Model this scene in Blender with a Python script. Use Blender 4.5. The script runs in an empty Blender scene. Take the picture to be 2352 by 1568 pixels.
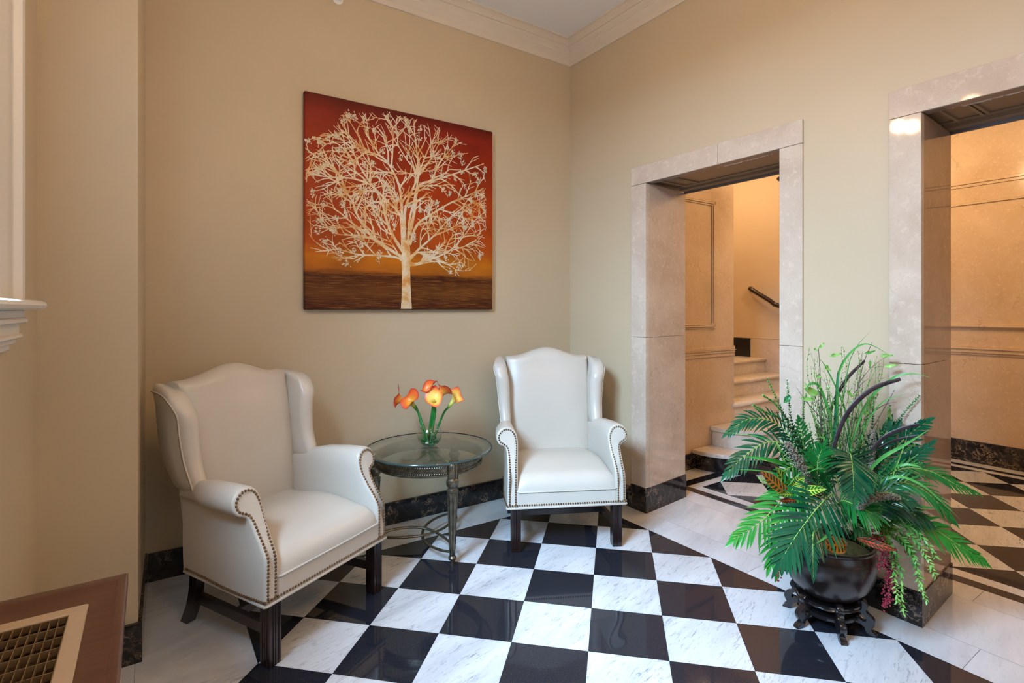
import bpy, math, random
from mathutils import Vector, Matrix
PI = math.pi
R = math.radians
random.seed(7)
S = bpy.context.scene
COL = S.collection

# ------------------------------------------------------------------ camera
CAM = Vector((-2.6924, -3.1608, 1.336))
FPX, HZ, YAW = 1223.2, 708.8, R(34.187)
cam_data = bpy.data.cameras.new('camera')
cam_data.sensor_width = 36.0
cam_data.lens = FPX / 2352 * 36
cam_data.shift_y = (HZ - 784) / 2352
cam_data.clip_start = 0.02
cam = bpy.data.objects.new('camera', cam_data)
COL.objects.link(cam)
cam.location = CAM
cam.rotation_euler = (PI / 2, 0, -YAW)
S.camera = cam
FWD = Vector((math.sin(YAW), math.cos(YAW), 0))
RGT = Vector((math.cos(YAW), -math.sin(YAW), 0))

# ------------------------------------------------------------------ world, lights, exposure
S.view_settings.view_transform = 'Standard'
S.view_settings.look = 'None'
S.view_settings.exposure = -0.42
S.view_settings.gamma = 1.0
S.view_settings.use_curve_mapping = False
W = bpy.data.worlds.new('sky')
S.world = W
W.use_nodes = True
bg = W.node_tree.nodes['Background']
bg.inputs[0].default_value = (0.62, 0.80, 1.0, 1)
bg.inputs[1].default_value = 1.0

def area(name, loc, aim, sx, sy, power, col):
    l = bpy.data.lights.new(name, 'AREA')
    l.shape = 'RECTANGLE'; l.size = sx; l.size_y = sy
    l.energy = power; l.color = col
    o = bpy.data.objects.new(name, l); COL.objects.link(o)
    o.location = loc
    d = (Vector(aim) - Vector(loc)).normalized()
    o.rotation_euler = d.to_track_quat('-Z', 'Y').to_euler()
    return o

def bulb(name, loc, power, col, r=0.04):
    l = bpy.data.lights.new(name, 'POINT')
    l.energy = power; l.color = col; l.shadow_soft_size = r
    o = bpy.data.objects.new(name, l); COL.objects.link(o); o.location = loc
    return o

DAY = (0.45, 0.69, 1.0)
WARM = (1.0, 0.61, 0.30)
AMBER = (1.0, 0.69, 0.39)
area('sky_through_window', (-4.60, -2.35, 3.62), (-0.30, -1.75, 0.6), 2.0, 1.7, 1560, DAY)
area('window_daylight', (-3.16, -1.95, 2.05), (0, -1.70, 0.6), 1.10, 1.40, 20, DAY)
area('entrance_daylight', (-1.35, -5.42, 1.55), (-1.2, 0, 1.0), 1.7, 2.2, 15, (0.75, 0.86, 1.0))
bulb('chandelier_light', (-1.55, -1.716, 2.556), 13, WARM, 0.035)
bulb('chandelier_light', (-1.55, -1.640, 2.578), 13, WARM, 0.035)
bulb('chandelier_light', (-1.85, -1.95, 2.70), 7, WARM, 0.05)
bulb('lobby_light', (-1.9, -3.75, 2.75), 44, WARM, 0.12)
bulb('corridor_light', (1.9, -1.75, 2.68), 42, AMBER, 0.10)
bulb('corridor_light', (1.9, -3.6, 2.68), 34, AMBER, 0.10)
bulb('stairwell_light', (2.2, -0.95, 2.75), 30, AMBER, 0.10)
bulb('stairwell_light', (2.2, 0.5, 2.75), 27, AMBER, 0.10)

# ------------------------------------------------------------------ mesh helpers
def smoothstep(a, b, x):
    t = max(0, min(1, (x - a) / (b - a))); return t * t * (3 - 2 * t)

def lerp(a, b, t): return a + (b - a) * t

def interp(tab, x):
    if x <= tab[0][0]: return tab[0][1]
    for (x0, y0), (x1, y1) in zip(tab, tab[1:]):
        if x <= x1: return y0 + (y1 - y0) * (x - x0) / (x1 - x0)
    return tab[-1][1]

def spline(pts, n):
    """Catmull-Rom through pts (tuples of any size), n samples per span."""
    P = [Vector(p) for p in pts]
    P = [P[0] * 2 - P[1]] + P + [P[-1] * 2 - P[-2]]
    out = []
    for i in range(1, len(P) - 2):
        a, b, c, d = P[i - 1:i + 3]
        for k in range(n):
            t = k / n
            out.append(0.5 * ((2 * b) + (c - a) * t + (2 * a - 5 * b + 4 * c - d) * t * t + (3 * b - a - 3 * c + d) * t ** 3))
    out.append(P[-2].copy())
    return out

class MB:
    def __init__(s):
        s.v = []; s.f = []; s.m = []; s.mi = 0; s.a = {}; s.av = 0.0; s.vals = []
    def vert(s, p):
        s.v.append(tuple(p)); s.vals.append(s.av); return len(s.v) - 1
    def face(s, idx):
        s.f.append(tuple(idx)); s.m.append(s.mi)
    def poly(s, pts): s.face([s.vert(p) for p in pts])
    def box(s, x0, x1, y0, y1, z0, z1, b=0.0):
        if x0 > x1: x0, x1 = x1, x0
        if y0 > y1: y0, y1 = y1, y0
        if z0 > z1: z0, z1 = z1, z0
        if b <= 0:
            i = [s.vert((x, y, z)) for z in (z0, z1) for y in (y0, y1) for x in (x0, x1)]
            for q in ((0, 2, 3, 1), (4, 5, 7, 6), (0, 1, 5, 4), (2, 6, 7, 3), (0, 4, 6, 2), (1, 3, 7, 5)): s.face([i[k] for k in q])
        else:
            def ring(z, o):
                a0, a1, c0, c1 = x0 + o, x1 - o, y0 + o, y1 - o; k = b - o if b > o else 0
                k = b
                return [(a0 + k, c0, z), (a1 - k, c0, z), (a1, c0 + k, z), (a1, c1 - k, z), (a1 - k, c1, z), (a0 + k, c1, z), (a0, c1 - k, z), (a0, c0 + k, z)]
            s.loft([ring(z0, b), ring(z0 + b, 0), ring(z1 - b, 0), ring(z1, b)])
    def loft(s, rings, closed=True, cap=True, loop=False):
        R_ = [[s.vert(p) for p in r] for r in rings]
        n = len(R_[0])
        prs = list(zip(R_, R_[1:]))
        if loop: prs.append((R_[-1], R_[0]))
        for a, b in prs:
            for k in range(n if closed else n - 1):
                j = (k + 1) % n
                s.face((a[k], a[j], b[j], b[k]))
        if cap and closed and not loop:
            s.face(R_[0][::-1]); s.face(R_[-1])
    def lathe(s, prof, n=24, c=(0, 0, 0), mod=None):
        rings = []
        for r, z in prof:
            rings.append([(c[0] + r * (mod(k / n, z) if mod else 1) * math.cos(2 * PI * k / n), c[1] + r * (mod(k / n, z) if mod else 1) * math.sin(2 * PI * k / n), c[2] + z) for k in range(n)])
        s.loft(rings)
    def tube(s, pts, r, n=8, cap=True, loop=False, flat=1.0):
        P = [Vector(p) for p in pts]
        rings = []; N = len(P)
        up = None
        for i, p in enumerate(P):
            if loop: t = P[(i + 1) % N] - P[i - 1]
            else: t = P[min(i + 1, N - 1)] - P[max(i - 1, 0)]
            if t.length < 1e-9: t = Vector((0, 0, 1))
            t.normalize()
            if up is None:
                up = Vector((0, 0, 1)) if abs(t.z) < 0.9 else Vector((1, 0, 0))
            x = t.cross(up)
            if x.length < 1e-6: x = t.orthogonal()
            x.normalize(); y = x.cross(t); up = y
            rr = r[i] if isinstance(r, (list, tuple)) else r
            rings.append([p + x * (rr * math.cos(2 * PI * k / n)) + y * (rr * flat * math.sin(2 * PI * k / n)) for k in range(n)])
        s.loft(rings, cap=cap, loop=loop)
    def ball(s, c, r, n=8, m=5, sc=(1, 1, 1)):
        c = Vector(c); rings = []
        for j in range(1, m):
            a = -PI / 2 + PI * j / m
            rings.append([(c.x + sc[0] * r * math.cos(a) * math.cos(2 * PI * k / n), c.y + sc[1] * r * math.cos(a) * math.sin(2 * PI * k / n), c.z + sc[2] * r * math.sin(a)) for k in range(n)])
        b0 = len(s.v)
        s.loft(rings, cap=False)
        lo = s.vert((c.x, c.y, c.z - sc[2] * r)); hi = s.vert((c.x, c.y, c.z + sc[2] * r))
        L = b0 + (m - 2) * n
        for k in range(n):
            j = (k + 1) % n
            s.face((lo, b0 + j, b0 + k)); s.face((hi, L + k, L + j))
    def prism(s, outline, ax, a0, a1):
        """outline of 2D pts extruded along axis 'x','y','z' between a0 and a1."""
        def mk(p, a):
            return {'x': (a, p[0], p[1]), 'y': (p[0], a, p[1]), 'z': (p[0], p[1], a)}[ax]
        s.loft([[mk(p, a0) for p in outline], [mk(p, a1) for p in outline]])
    def xf(s, M, start=0):
        for i in range(start, len(s.v)): s.v[i] = tuple(M @ Vector(s.v[i]))
    def build(s, name, mats, parent=None, smooth=40, attr=None, kind=None):
        me = bpy.data.meshes.new(name)
        me.from_pydata(s.v, [], s.f)
        if not isinstance(mats, (list, tuple)): mats = [mats]
        for m in mats: me.materials.append(m)
        me.polygons.foreach_set('material_index', s.m)
        if attr:
            at = me.attributes.new(attr, 'FLOAT', 'POINT')
            at.data.foreach_set('value', s.vals)
        # consistent outward normals
        import bmesh
        bm = bmesh.new(); bm.from_mesh(me)
        if smooth is not None and attr is None and len(bm.faces) < 60000:
            bmesh.ops.recalc_face_normals(bm, faces=bm.faces)
        bm.to_mesh(me); bm.free()
        if smooth is not None:
            me.polygons.foreach_set('use_smooth', [True] * len(me.polygons))
            me.set_sharp_from_angle(angle=R(smooth))
        o = bpy.data.objects.new(name, me); COL.objects.link(o)
        if parent is not None: o.parent = parent
        if kind: o['kind'] = kind
        return o

def thing(name, label, cat, loc=(0, 0, 0), rz=0, group=None):
    o = bpy.data.objects.new(name, None); COL.objects.link(o)
    o.empty_display_size = 0.1
    o.location = loc; o.rotation_euler = (0, 0, rz)
    return tag(o, label, cat, group)

def tag(o, label, cat, group=None):
    o['label'] = label; o['category'] = cat
    if group: o['group'] = group
    return o

def struct(name, mb, m, smooth=40, label=None):
    o = mb.build(name, m, None, smooth); o['kind'] = 'structure'
    return o

# ------------------------------------------------------------------ materials
class NT:
    def __init__(s, name):
        s.m = bpy.data.materials.new(name); s.m.use_nodes = True
        s.t = s.m.node_tree; s.b = s.t.nodes['Principled BSDF']
        s.out = s.t.nodes['Material Output']
    def n(s, typ, **k):
        x = s.t.nodes.new(typ)
        for a, v in k.items():
            if a.startswith('i_'):
                key = a[2:].replace('_', ' ')
                x.inputs[int(key) if key.isdigit() else key].default_value = v
            else: setattr(x, a, v)
        return x
    def l(s, a, b): s.t.links.new(a, b)
    def set(s, **k):
        names = dict(col='Base Color', rough='Roughness', metal='Metallic', spec='Specular IOR Level', coat='Coat Weight', coatr='Coat Roughness', trans='Transmission Weight', ior='IOR', sheen='Sheen Weight', alpha='Alpha', sss='Subsurface Weight')
        for a, v in k.items():
            if a == 'col': v = (*v, 1)
            s.b.inputs[names[a]].default_value = v
        return s
    def coord(s, scale=(1, 1, 1), rot=(0, 0, 0), which='Object'):
        c = s.n('ShaderNodeTexCoord'); mp = s.n('ShaderNodeMapping')
        mp.inputs['Scale'].default_value = scale; mp.inputs['Rotation'].default_value = rot
        s.l(c.outputs[which], mp.inputs[0]); return mp.outputs[0]
    def noise(s, co, scale, detail=4, rough=0.5, dist=0):
        x = s.n('ShaderNodeTexNoise'); x.inputs['Scale'].default_value = scale; x.inputs['Detail'].default_value = detail
        x.inputs['Roughness'].default_value = rough; x.inputs['Distortion'].default_value = dist
        if co is not None: s.l(co, x.inputs['Vector'])
        return x
    def ramp(s, fac, stops, interp='LINEAR'):
        x = s.n('ShaderNodeValToRGB'); e = x.color_ramp.elements; x.color_ramp.interpolation = interp
        while len(e) < len(stops): e.new(0.5)
        for k, (p, c) in enumerate(stops):
            e[k].position = p; e[k].color = (*c, 1) if len(c) == 3 else c
        s.l(fac, x.inputs[0]); return x.outputs[0]
    def mix(s, fac, a, b, blend='MIX'):
        x = s.n('ShaderNodeMix'); x.data_type = 'RGBA'; x.blend_type = blend
        for k, v in ((0, fac), (6, a), (7, b)):
            if isinstance(v, (int, float)): x.inputs[k].default_value = v
            elif isinstance(v, tuple): x.inputs[k].default_value = (*v, 1)
            else: s.l(v, x.inputs[k])
        return x.outputs[2]
    def math(s, op, a, b=0.0, c=None):
        x = s.n('ShaderNodeMath'); x.operation = op
        for k, v in enumerate((a, b) if c is None else (a, b, c)):
            if isinstance(v, (int, float)): x.inputs[k].default_value = v
            else: s.l(v, x.inputs[k])
        return x.outputs[0]
    def col(s, o): s.l(o, s.b.inputs['Base Color']); return s
    def bump(s, h, strength=0.2, dist=0.01):
        x = s.n('ShaderNodeBump'); x.inputs['Strength'].default_value = strength; x.inputs['Distance'].default_value = dist
        s.l(h, x.inputs['Height']); s.l(x.outputs[0], s.b.inputs['Normal']); return s

def plain(name, col, rough=0.5, metal=0.0, **k):
    return NT(name).set(col=col, rough=rough, metal=metal, **k).m

def speckled(name, c0, c1, scale, rough, metal=0.0, bump=0.0, stretch=(1, 1, 1), **k):
    t = NT(name).set(rough=rough, metal=metal, **k)
    n = t.noise(t.coord(stretch), scale, 5, 0.6)
    t.col(t.ramp(n.outputs[0], [(0.3, c0), (0.7, c1)]))
    if bump: t.bump(n.outputs[0], bump, 0.004)
    return t.m

def wall_paint():
    t = NT('wall_paint').set(rough=0.42, spec=0.35)
    co = t.coord()
    n = t.noise(co, 1.3, 3); 
    t.col(t.ramp(n.outputs[0], [(0.3, (0.548, 0.446, 0.300)), (0.7, (0.578, 0.472, 0.320))]))
    n2 = t.noise(co, 260, 2)
    t.bump(n2.outputs[0], 0.05, 0.002)
    return t.m

def marble_cream(name, c0, c1, vein, rough=0.10, vscale=1.6):
    t = NT(name).set(rough=rough, spec=0.5)
    co = t.coord()
    cloud = t.noise(co, 3.0, 8, 0.62, 0.6)
    base = t.ramp(cloud.outputs[0], [(0.32, c0), (0.68, c1)])
    warp = t.noise(co, 2.4, 6, 0.6)
    w2 = t.n('ShaderNodeVectorMath'); w2.operation = 'MULTIPLY_ADD'
    t.l(warp.outputs['Color'], w2.inputs[0]); w2.inputs[1].default_value = (0.55, 0.55, 0.55)
    t.l(co, w2.inputs[2])
    vo = t.n('ShaderNodeTexVoronoi'); vo.feature = 'DISTANCE_TO_EDGE'; vo.inputs['Scale'].default_value = vscale
    t.l(w2.outputs[0], vo.inputs['Vector'])
    v = t.ramp(vo.outputs['Distance'], [(0.0, (1, 1, 1)), (0.0025, (0.6, 0.6, 0.6)), (0.006, (0, 0, 0))])
    br = t.noise(co, 3.2, 3)
    m = t.math('MULTIPLY', v, t.ramp(br.outputs[0], [(0.50, (0, 0, 0)), (0.66, (1, 1, 1))]))
    m = t.math('MULTIPLY', m, 0.5)
    sp = t.noise(co, 34, 4, 0.6)
    base = t.mix(t.ramp(sp.outputs[0], [(0.54, (0, 0, 0)), (0.72, (0.6, 0.6, 0.6))]), base, (min(1, c1[0] * 1.15), min(1, c1[1] * 1.15), min(1, c1[2] * 1.15)))
    sp2 = t.noise(t.coord((1, 1, 1), (0.5, 0.9, 0.2)), 75, 5, 0.65, 1.5)
    base = t.mix(t.ramp(sp2.outputs[0], [(0.56, (0, 0, 0)), (0.70, (0.40, 0.40, 0.40))]), base, tuple(0.62 * a_ + 0.38 * b_ for a_, b_ in zip(c0, vein)))
    t.col(t.mix(m, base, vein))
    return t.m

def marble_black_gold():
    t = NT('black_gold_marble').set(rough=0.10)
    co = t.coord()
    warp = t.noise(co, 7, 5, 0.6)
    w2 = t.n('ShaderNodeVectorMath'); w2.operation = 'MULTIPLY_ADD'
    t.l(warp.outputs['Color'], w2.inputs[0]); w2.inputs[1].default_value = (0.22, 0.22, 0.22); t.l(co, w2.inputs[2])
    n = t.noise(w2.outputs[0], 15, 4, 0.55, 0.4)
    ridge = t.math('ABSOLUTE', t.math('SUBTRACT', n.outputs[0], 0.5))
    v = t.ramp(ridge, [(0.0, (1, 1, 1)), (0.012, (0.6, 0.6, 0.6)), (0.035, (0, 0, 0))])
    patch = t.noise(co, 6, 3)
    v = t.math('MULTIPLY', v, t.ramp(patch.outputs[0], [(0.42, (0, 0, 0)), (0.62, (0.9, 0.9, 0.9))]))
    cloud = t.noise(co, 11, 5, 0.7, 0.8)
    base = t.ramp(cloud.outputs[0], [(0.35, (0.008, 0.007, 0.008)), (0.6, (0.022, 0.019, 0.020)), (0.75, (0.060, 0.045, 0.038))])
    t.col(t.mix(v, base, (0.36, 0.26, 0.17)))
    return t.m

def carrara(name, dens=1.0, streak=(1, 1, 1), rot=0.5):
    """white marble; each slab has its own offset, stored per corner in 'rnd'."""
    t = NT(name).set(rough=0.10, spec=0.5)
    at = t.n('ShaderNodeAttribute'); at.attribute_name = 'rnd'
    c = t.n('ShaderNodeTexCoord')
    vm = t.n('ShaderNodeVectorMath'); vm.operation = 'MULTIPLY_ADD'
    comb = t.n('ShaderNodeCombineXYZ')
    for k in range(3): t.l(at.outputs['Fac'], comb.inputs[k])
    vm.inputs[1].default_value = (37, 53, 91); t.l(comb.outputs[0], vm.inputs[0]); t.l(c.outputs['Object'], vm.inputs[2])
    mp = t.n('ShaderNodeMapping'); mp.vector_type = 'TEXTURE'
    mp.inputs['Rotation'].default_value = (0, 0, rot); mp.inputs['Scale'].default_value = streak
    t.l(vm.outputs[0], mp.inputs[0]); co = mp.outputs[0]
    cl = t.noise(co, 5, 6, 0.6, 0.7)
    base = t.ramp(cl.outputs[0], [(0.30, (0.50, 0.51, 0.53)), (0.52, (0.64, 0.65, 0.665)), (0.8, (0.72, 0.73, 0.74))])
    n = t.noise(co, 60, 7, 0.76, 0.8)
    v = t.ramp(n.outputs[0], [(0.53, (0, 0, 0)), (0.66, (1, 1, 1))])
    pt = t.noise(co, 13, 3)
    v = t.math('MULTIPLY', v, t.ramp(pt.outputs[0], [(0.32, (0.15, 0.15, 0.15)), (0.58, (1, 1, 1))]))
    v = t.math('MULTIPLY', v, 0.85 * dens)
    t.col(t.mix(v, base, (0.17, 0.18, 0.20)))
    return t.m

def black_granite(name, c):
    t = NT(name).set(rough=0.05, spec=0.38)
    n = t.noise(t.coord(), 220, 3, 0.7)
    t.col(t.ramp(n.outputs[0], [(0.4, c), (0.8, tuple(x * 2.1 + 0.003 for x in c))]))
    return t.m

def thin_glass(name, tint, refl=1.0, rough=0.0):
    t = NT(name)
    t.t.nodes.remove(t.b)
    tr = t.n('ShaderNodeBsdfTransparent'); tr.inputs[0].default_value = (*tint, 1)
    gl = t.n('ShaderNodeBsdfGlossy'); gl.inputs['Roughness'].default_value = rough; gl.inputs[0].default_value = (1, 1, 1, 1)
    lw = t.n('ShaderNodeLayerWeight'); lw.inputs['Blend'].default_value = 0.5
    p = t.math('POWER', lw.outputs['Facing'], 4.0)
    f = t.math('MULTIPLY_ADD', p, 0.85 * refl, 0.05 * refl)
    mx = t.n('ShaderNodeMixShader'); t.l(f, mx.inputs[0]); t.l(tr.outputs[0], mx.inputs[1]); t.l(gl.outputs[0], mx.inputs[2])
    t.l(mx.outputs[0], t.out.inputs[0])
    return t.m

def wood(name, c0, c1, scale, rough, stretch, rot=(0, 0, 0), coat=0.0):
    t = NT(name).set(rough=rough, coat=coat, coatr=0.15)
    co = t.coord(stretch, rot)
    n = t.noise(co, scale, 6, 0.6, 0.8)
    t.col(t.ramp(n.outputs[0], [(0.3, c0), (0.7, c1)]))
    t.bump(n.outputs[0], 0.05, 0.002)
    return t.m

def grad_mat(name, stops, rough=0.4, attr='grad', noise=0.0, **k):
    t = NT(name).set(rough=rough, **k)
    at = t.n('ShaderNodeAttribute'); at.attribute_name = attr
    f = at.outputs['Fac']
    if noise:
        n = t.noise(t.coord(), 45, 3)
        f = t.math('ADD', f, t.math('MULTIPLY', t.math('SUBTRACT', n.outputs[0], 0.5), noise))
    t.col(t.ramp(f, stops)); return t.m

def leather():
    t = NT('cream_leather').set(rough=0.34, spec=0.5, coat=0.10, coatr=0.3)
    co = t.coord()
    n = t.noise(co, 5, 3)
    t.col(t.ramp(n.outputs[0], [(0.3, (0.580, 0.535, 0.460)), (0.7, (0.610, 0.562, 0.485))]))
    v = t.n('ShaderNodeTexVoronoi'); v.inputs['Scale'].default_value = 420; t.l(co, v.inputs['Vector'])
    t.bump(v.outputs['Distance'], 0.035, 0.001)
    return t.m

M = {}
M['paint'] = wall_paint()
M['white'] = speckled('white_trim_paint', (0.74, 0.70, 0.63), (0.78, 0.74, 0.67), 3, 0.35)
M['crown'] = speckled('cream_crown_paint', (0.68, 0.60, 0.485), (0.71, 0.63, 0.515), 3, 0.4)
M['ceil'] = speckled('ceiling_paint', (0.78, 0.78, 0.77), (0.80, 0.80, 0.79), 2, 0.8)
M['plaster'] = speckled('stairwell_plaster', (0.60, 0.47, 0.32), (0.64, 0.51, 0.35), 2, 0.6)
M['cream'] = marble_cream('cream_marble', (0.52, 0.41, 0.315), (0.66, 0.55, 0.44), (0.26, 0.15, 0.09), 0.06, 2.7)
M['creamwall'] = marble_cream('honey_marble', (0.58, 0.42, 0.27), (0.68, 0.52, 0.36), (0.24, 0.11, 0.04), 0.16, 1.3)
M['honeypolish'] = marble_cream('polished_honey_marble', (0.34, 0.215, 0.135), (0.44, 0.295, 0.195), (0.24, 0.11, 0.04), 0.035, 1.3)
M['step'] = marble_cream('step_marble', (0.60, 0.52, 0.43), (0.76, 0.69, 0.61), (0.34, 0.26, 0.20), 0.22, 1.1)
M['portoro'] = marble_black_gold()
M['tilewhite'] = carrara('white_marble_tile', 1.0, (4.2, 0.8, 1), 0.25)
M['slab'] = carrara('white_marble_slab', 0.22, (3.4, 0.9, 1), 0.3)
M['tileblack'] = black_granite('black_tile', (0.0125, 0.0130, 0.0180))
M['grout'] = plain('grout', (0.16, 0.155, 0.15), 0.8)
M['leather'] = leather()
M['mahogany'] = wood('dark_mahogany', (0.010, 0.0045, 0.0045), (0.022, 0.010, 0.009), 9, 0.28, (1, 1, 0.12), coat=0.25)
M['brass'] = speckled('antique_brass_nail', (0.16, 0.095, 0.05), (0.30, 0.20, 0.12), 60, 0.33, 0.9)
M['welt'] = plain('cream_leather_piping', (0.60, 0.545, 0.465), 0.4)
M['pewter'] = speckled('pewter_bronze', (0.125, 0.105, 0.075), (0.27, 0.235, 0.175), 34, 0.33, 0.92, 0.06)
M['glass'] = thin_glass('clear_glass', (0.97, 0.985, 0.98), 0.9)
M['tableglass'] = thin_glass('table_glass', (0.84, 0.885, 0.875), 1.0)
M['glassedge'] = NT('glass_edge').set(col=(0.035, 0.065, 0.060), rough=0.08, spec=0.8).m
M['water'] = thin_glass('water', (0.93, 0.96, 0.93), 0.5)
M['redwood'] = wood('red_brown_wood', (0.075, 0.024, 0.014), (0.135, 0.046, 0.026), 4, 0.30, (1.5, 14, 3), coat=0.3)
M['creammetal'] = speckled('cream_enamel', (0.56, 0.43, 0.30), (0.60, 0.47, 0.33), 5, 0.4)
M['grillmetal'] = speckled('bronze_grille', (0.26, 0.17, 0.08), (0.34, 0.24, 0.13), 12, 0.42, 0.5)
M['void'] = plain('dark_interior', (0.012, 0.009, 0.007), 0.9)
M['soffit'] = wood('brown_soffit', (0.25, 0.175, 0.11), (0.31, 0.22, 0.14), 3, 0.4, (1, 1, 1))
M['steel'] = plain('grey_metal', (0.25, 0.25, 0.27), 0.35, 0.7)
M['chip'] = speckled('chipped_plaster', (0.62, 0.62, 0.66), (0.80, 0.80, 0.82), 20, 0.9)
M['plastic'] = plain('white_plastic', (0.8, 0.79, 0.76), 0.4)

# ------------------------------------------------------------------ floor
def clip(poly, ax, val, keep_less):
    out = []
    for a, b in zip(poly, poly[1:] + poly[:1]):
        ia = (a[ax] <= val) == keep_less or a[ax] == val
        ib = (b[ax] <= val) == keep_less or b[ax] == val
        if ia: out.append(a)
        if ia != ib:
            t = (val - a[ax]) / (b[ax] - a[ax])
            out.append((a[0] + (b[0] - a[0]) * t, a[1] + (b[1] - a[1]) * t))
    return out

def clip_rect(poly, r):
    for ax, v, k in ((0, r[0], False), (0, r[1], True), (1, r[2], False), (1, r[3], True)):
        if len(poly) < 3: return []
        poly = clip(poly, ax, v, k)
    return poly

fl = MB()
G = 0.0008
def slab(x0, x1, y0, y1, mi):
    fl.mi = mi; fl.av = random.random()
    fl.poly([(x0 + G, y0 + G, 0), (x1 - G, y0 + G, 0), (x1 - G, y1 - G, 0), (x0 + G, y1 - G, 0)])
def checks(cx, cy, ax_, ay_, rects, ni, nj):
    """diamonds centred on (cx+i*ax, cy+j*ay); even/even dark, odd/odd white."""
    for i in range(ni[0], ni[1]):
        for j in range(nj[0], nj[1]):
            if (i + j) % 2: continue
            x, y = cx + i * ax_, cy + j * ay_
            g = G * 0.9
            d = [(x - ax_ + g, y), (x, y - ay_ + g), (x + ax_ - g, y), (x, y + ay_ - g)]
            fl.mi = 1 if i % 2 == 0 else 0; fl.av = random.random()
            for r in rects:
                p = clip_rect(d, r)
                if len(p) >= 3: fl.poly([(q[0], q[1], 0) for q in p])
A_ = 0.21558
XL_, XR_ = -2.3567, -0.2009
checks(-1.0632, -0.7468, A_, A_, [(XL_, XR_, -0.9624, -0.3156), (XL_ - 2 * A_, XR_, -5.40, -0.9624)], (-10, 6), (-24, 5))
for a, b in ((-2.74, -1.95), (-1.95, -1.046), (-1.046, 0.004)): slab(a, b, -0.3156, 0.0, 2)
slab(-2.74, XL_, -0.9624, -0.3156, 2)
for a, b in ((-1.9, -0.9624), (-2.8, -1.9), (-3.7, -2.8), (-5.4, -3.7)): slab(-3.05, XL_ - 2 * A_, a, b, 2)
slab(-3.05, -2.74, -0.9624, -0.66, 2)
ys = [-0.3156, -0.747, -1.597, -2.465, -3.33, -4.2, -5.4]
for a, b in zip(ys, ys[1:]): slab(XR_, 0.004, b, a, 2)
slab(0.004, 0.41, -1.70, -0.70, 2); slab(0.004, 0.41, -3.50, -2.20, 2)
ys = [-0.30, -0.585, -1.45, -2.33, -3.2, -5.4]
for a, b in zip(ys, ys[1:]): slab(0.41, 0.58, b, a, 2)
slab(0.58, 0.655, -5.4, -0.50, 1); slab(0.655, 3.03, -0.585, -0.50, 1); slab(3.03, 3.10, -5.4, -0.50, 1)
slab(0.655, 0.735, -5.4, -0.585, 2); slab(0.735, 2.95, -0.657, -0.585, 2); slab(2.95, 3.03, -5.4, -0.585, 2)
slab(0.58, 3.26, -0.50, -0.30, 2); slab(3.10, 3.26, -5.4, -0.50, 2)
checks(0.735, -0.657, 0.2215, 0.2125, [(0.735, 2.95, -5.4, -0.657)], (0, 11), (-24, 1))
fl.mi = 3; fl.av = 0
fl.poly([(-3.1, -5.5, -0.0015), (3.3, -5.5, -0.0015), (3.3, 0.1, -0.0015), (-3.1, 0.1, -0.0015)])
fl.box(-3.3, 3.5, -5.7, 2.2, -0.12, -0.02)
floor = fl.build('floor', [M['tilewhite'], M['tileblack'], M['slab'], M['grout']], None, None, attr='rnd')
floor['kind'] = 'structure'

# ------------------------------------------------------------------ walls
HC = 3.335
LW = -3.02
def wall(name, boxes, m=None):
    w = MB()
    for b in boxes: w.box(*b)
    return struct(name, w, m or M['paint'], None)
wall('wall_back', [(-2.99, 0.0, 0.0, 0.16, 0, 3.5)])
# return of the alcove (slightly splayed) and the short wall that faces the room
w = MB()
w.prism([(-2.712, 0.0), (-2.731, -0.69), (-3.19, -0.69), (-3.19, 0.0)], 'z', 0, 3.5)
struct('wall_alcove', w, M['paint'], None)
wall('wall_left', [(LW - 0.16, LW, -1.42, -0.69, 0, 3.5), (LW - 0.16, LW, -2.58, -1.42, 0, 1.335), (LW - 0.16, LW, -2.58, -1.42, 2.95, 3.5), (LW - 0.16, LW, -5.55, -2.58, 0, 3.5)])
wall('wall_right', [(0, 0.42, -0.70, 0.16, 0, 3.5), (0, 0.42, -2.21, -1.73, 0, 3.5), (0, 0.42, -1.73, -0.70, 2.22, 3.5), (0, 0.42, -3.46, -2.21, 2.22, 3.5), (0, 0.42, -5.55, -3.46, 0, 3.5)])
wall('wall_front', [(LW - 0.16, -2.25, -5.55, -5.40, 0, 3.5), (-0.45, 0.42, -5.55, -5.40, 0, 3.5), (-2.25, -0.45, -5.55, -5.40, 2.7, 3.5), (-2.25, -0.45, -5.55, -5.40, 0, 0.4)])
w = MB(); w.box(LW - 0.16, 0.42, -5.55, 0.16, HC, HC + 0.1); struct('ceiling', w, M['ceil'], None)

# crown moulding: profile (out from wall, z) swept round the room with mitres
prof = [(0.0, 3.205), (0.012, 3.205), (0.014, 3.238), (0.022, 3.246), (0.050, 3.262), (0.056, 3.270), (0.056, 3.276), (0.066, 3.284), (0.074, 3.288), (0.082, 3.296), (0.090, 3.303), (0.098, 3.303), (0.110, 3.312), (0.128, 3.322), (0.140, 3.327), (0.150, 3.327), (0.150, 3.34), (0.0, 3.34)]
def crown(name, a, b, na, da=1, db=1):
    """a,b wall line ends; na inward normal; da/db mitre direction per unit offset along the line."""
    a, b, na = Vector((*a, 0)), Vector((*b, 0)), Vector((*na, 0))
    t = (b - a).normalized(); m = MB()
    m.loft([[a + na * o + t * (o * da) + Vector((0, 0, z)) for o, z in prof], [b + na * o - t * (o * db) + Vector((0, 0, z)) for o, z in prof]])
    return struct(name, m, M['crown'], 25)
crown('trim_1', (-2.707, 0), (0, 0), (0, -1))
crown('trim_2', (0, 0), (0, -5.4), (-1, 0))
crown('trim_3', (-2.728, -0.69), (-2.706, 0), (1, 0), -1, 1)
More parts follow.
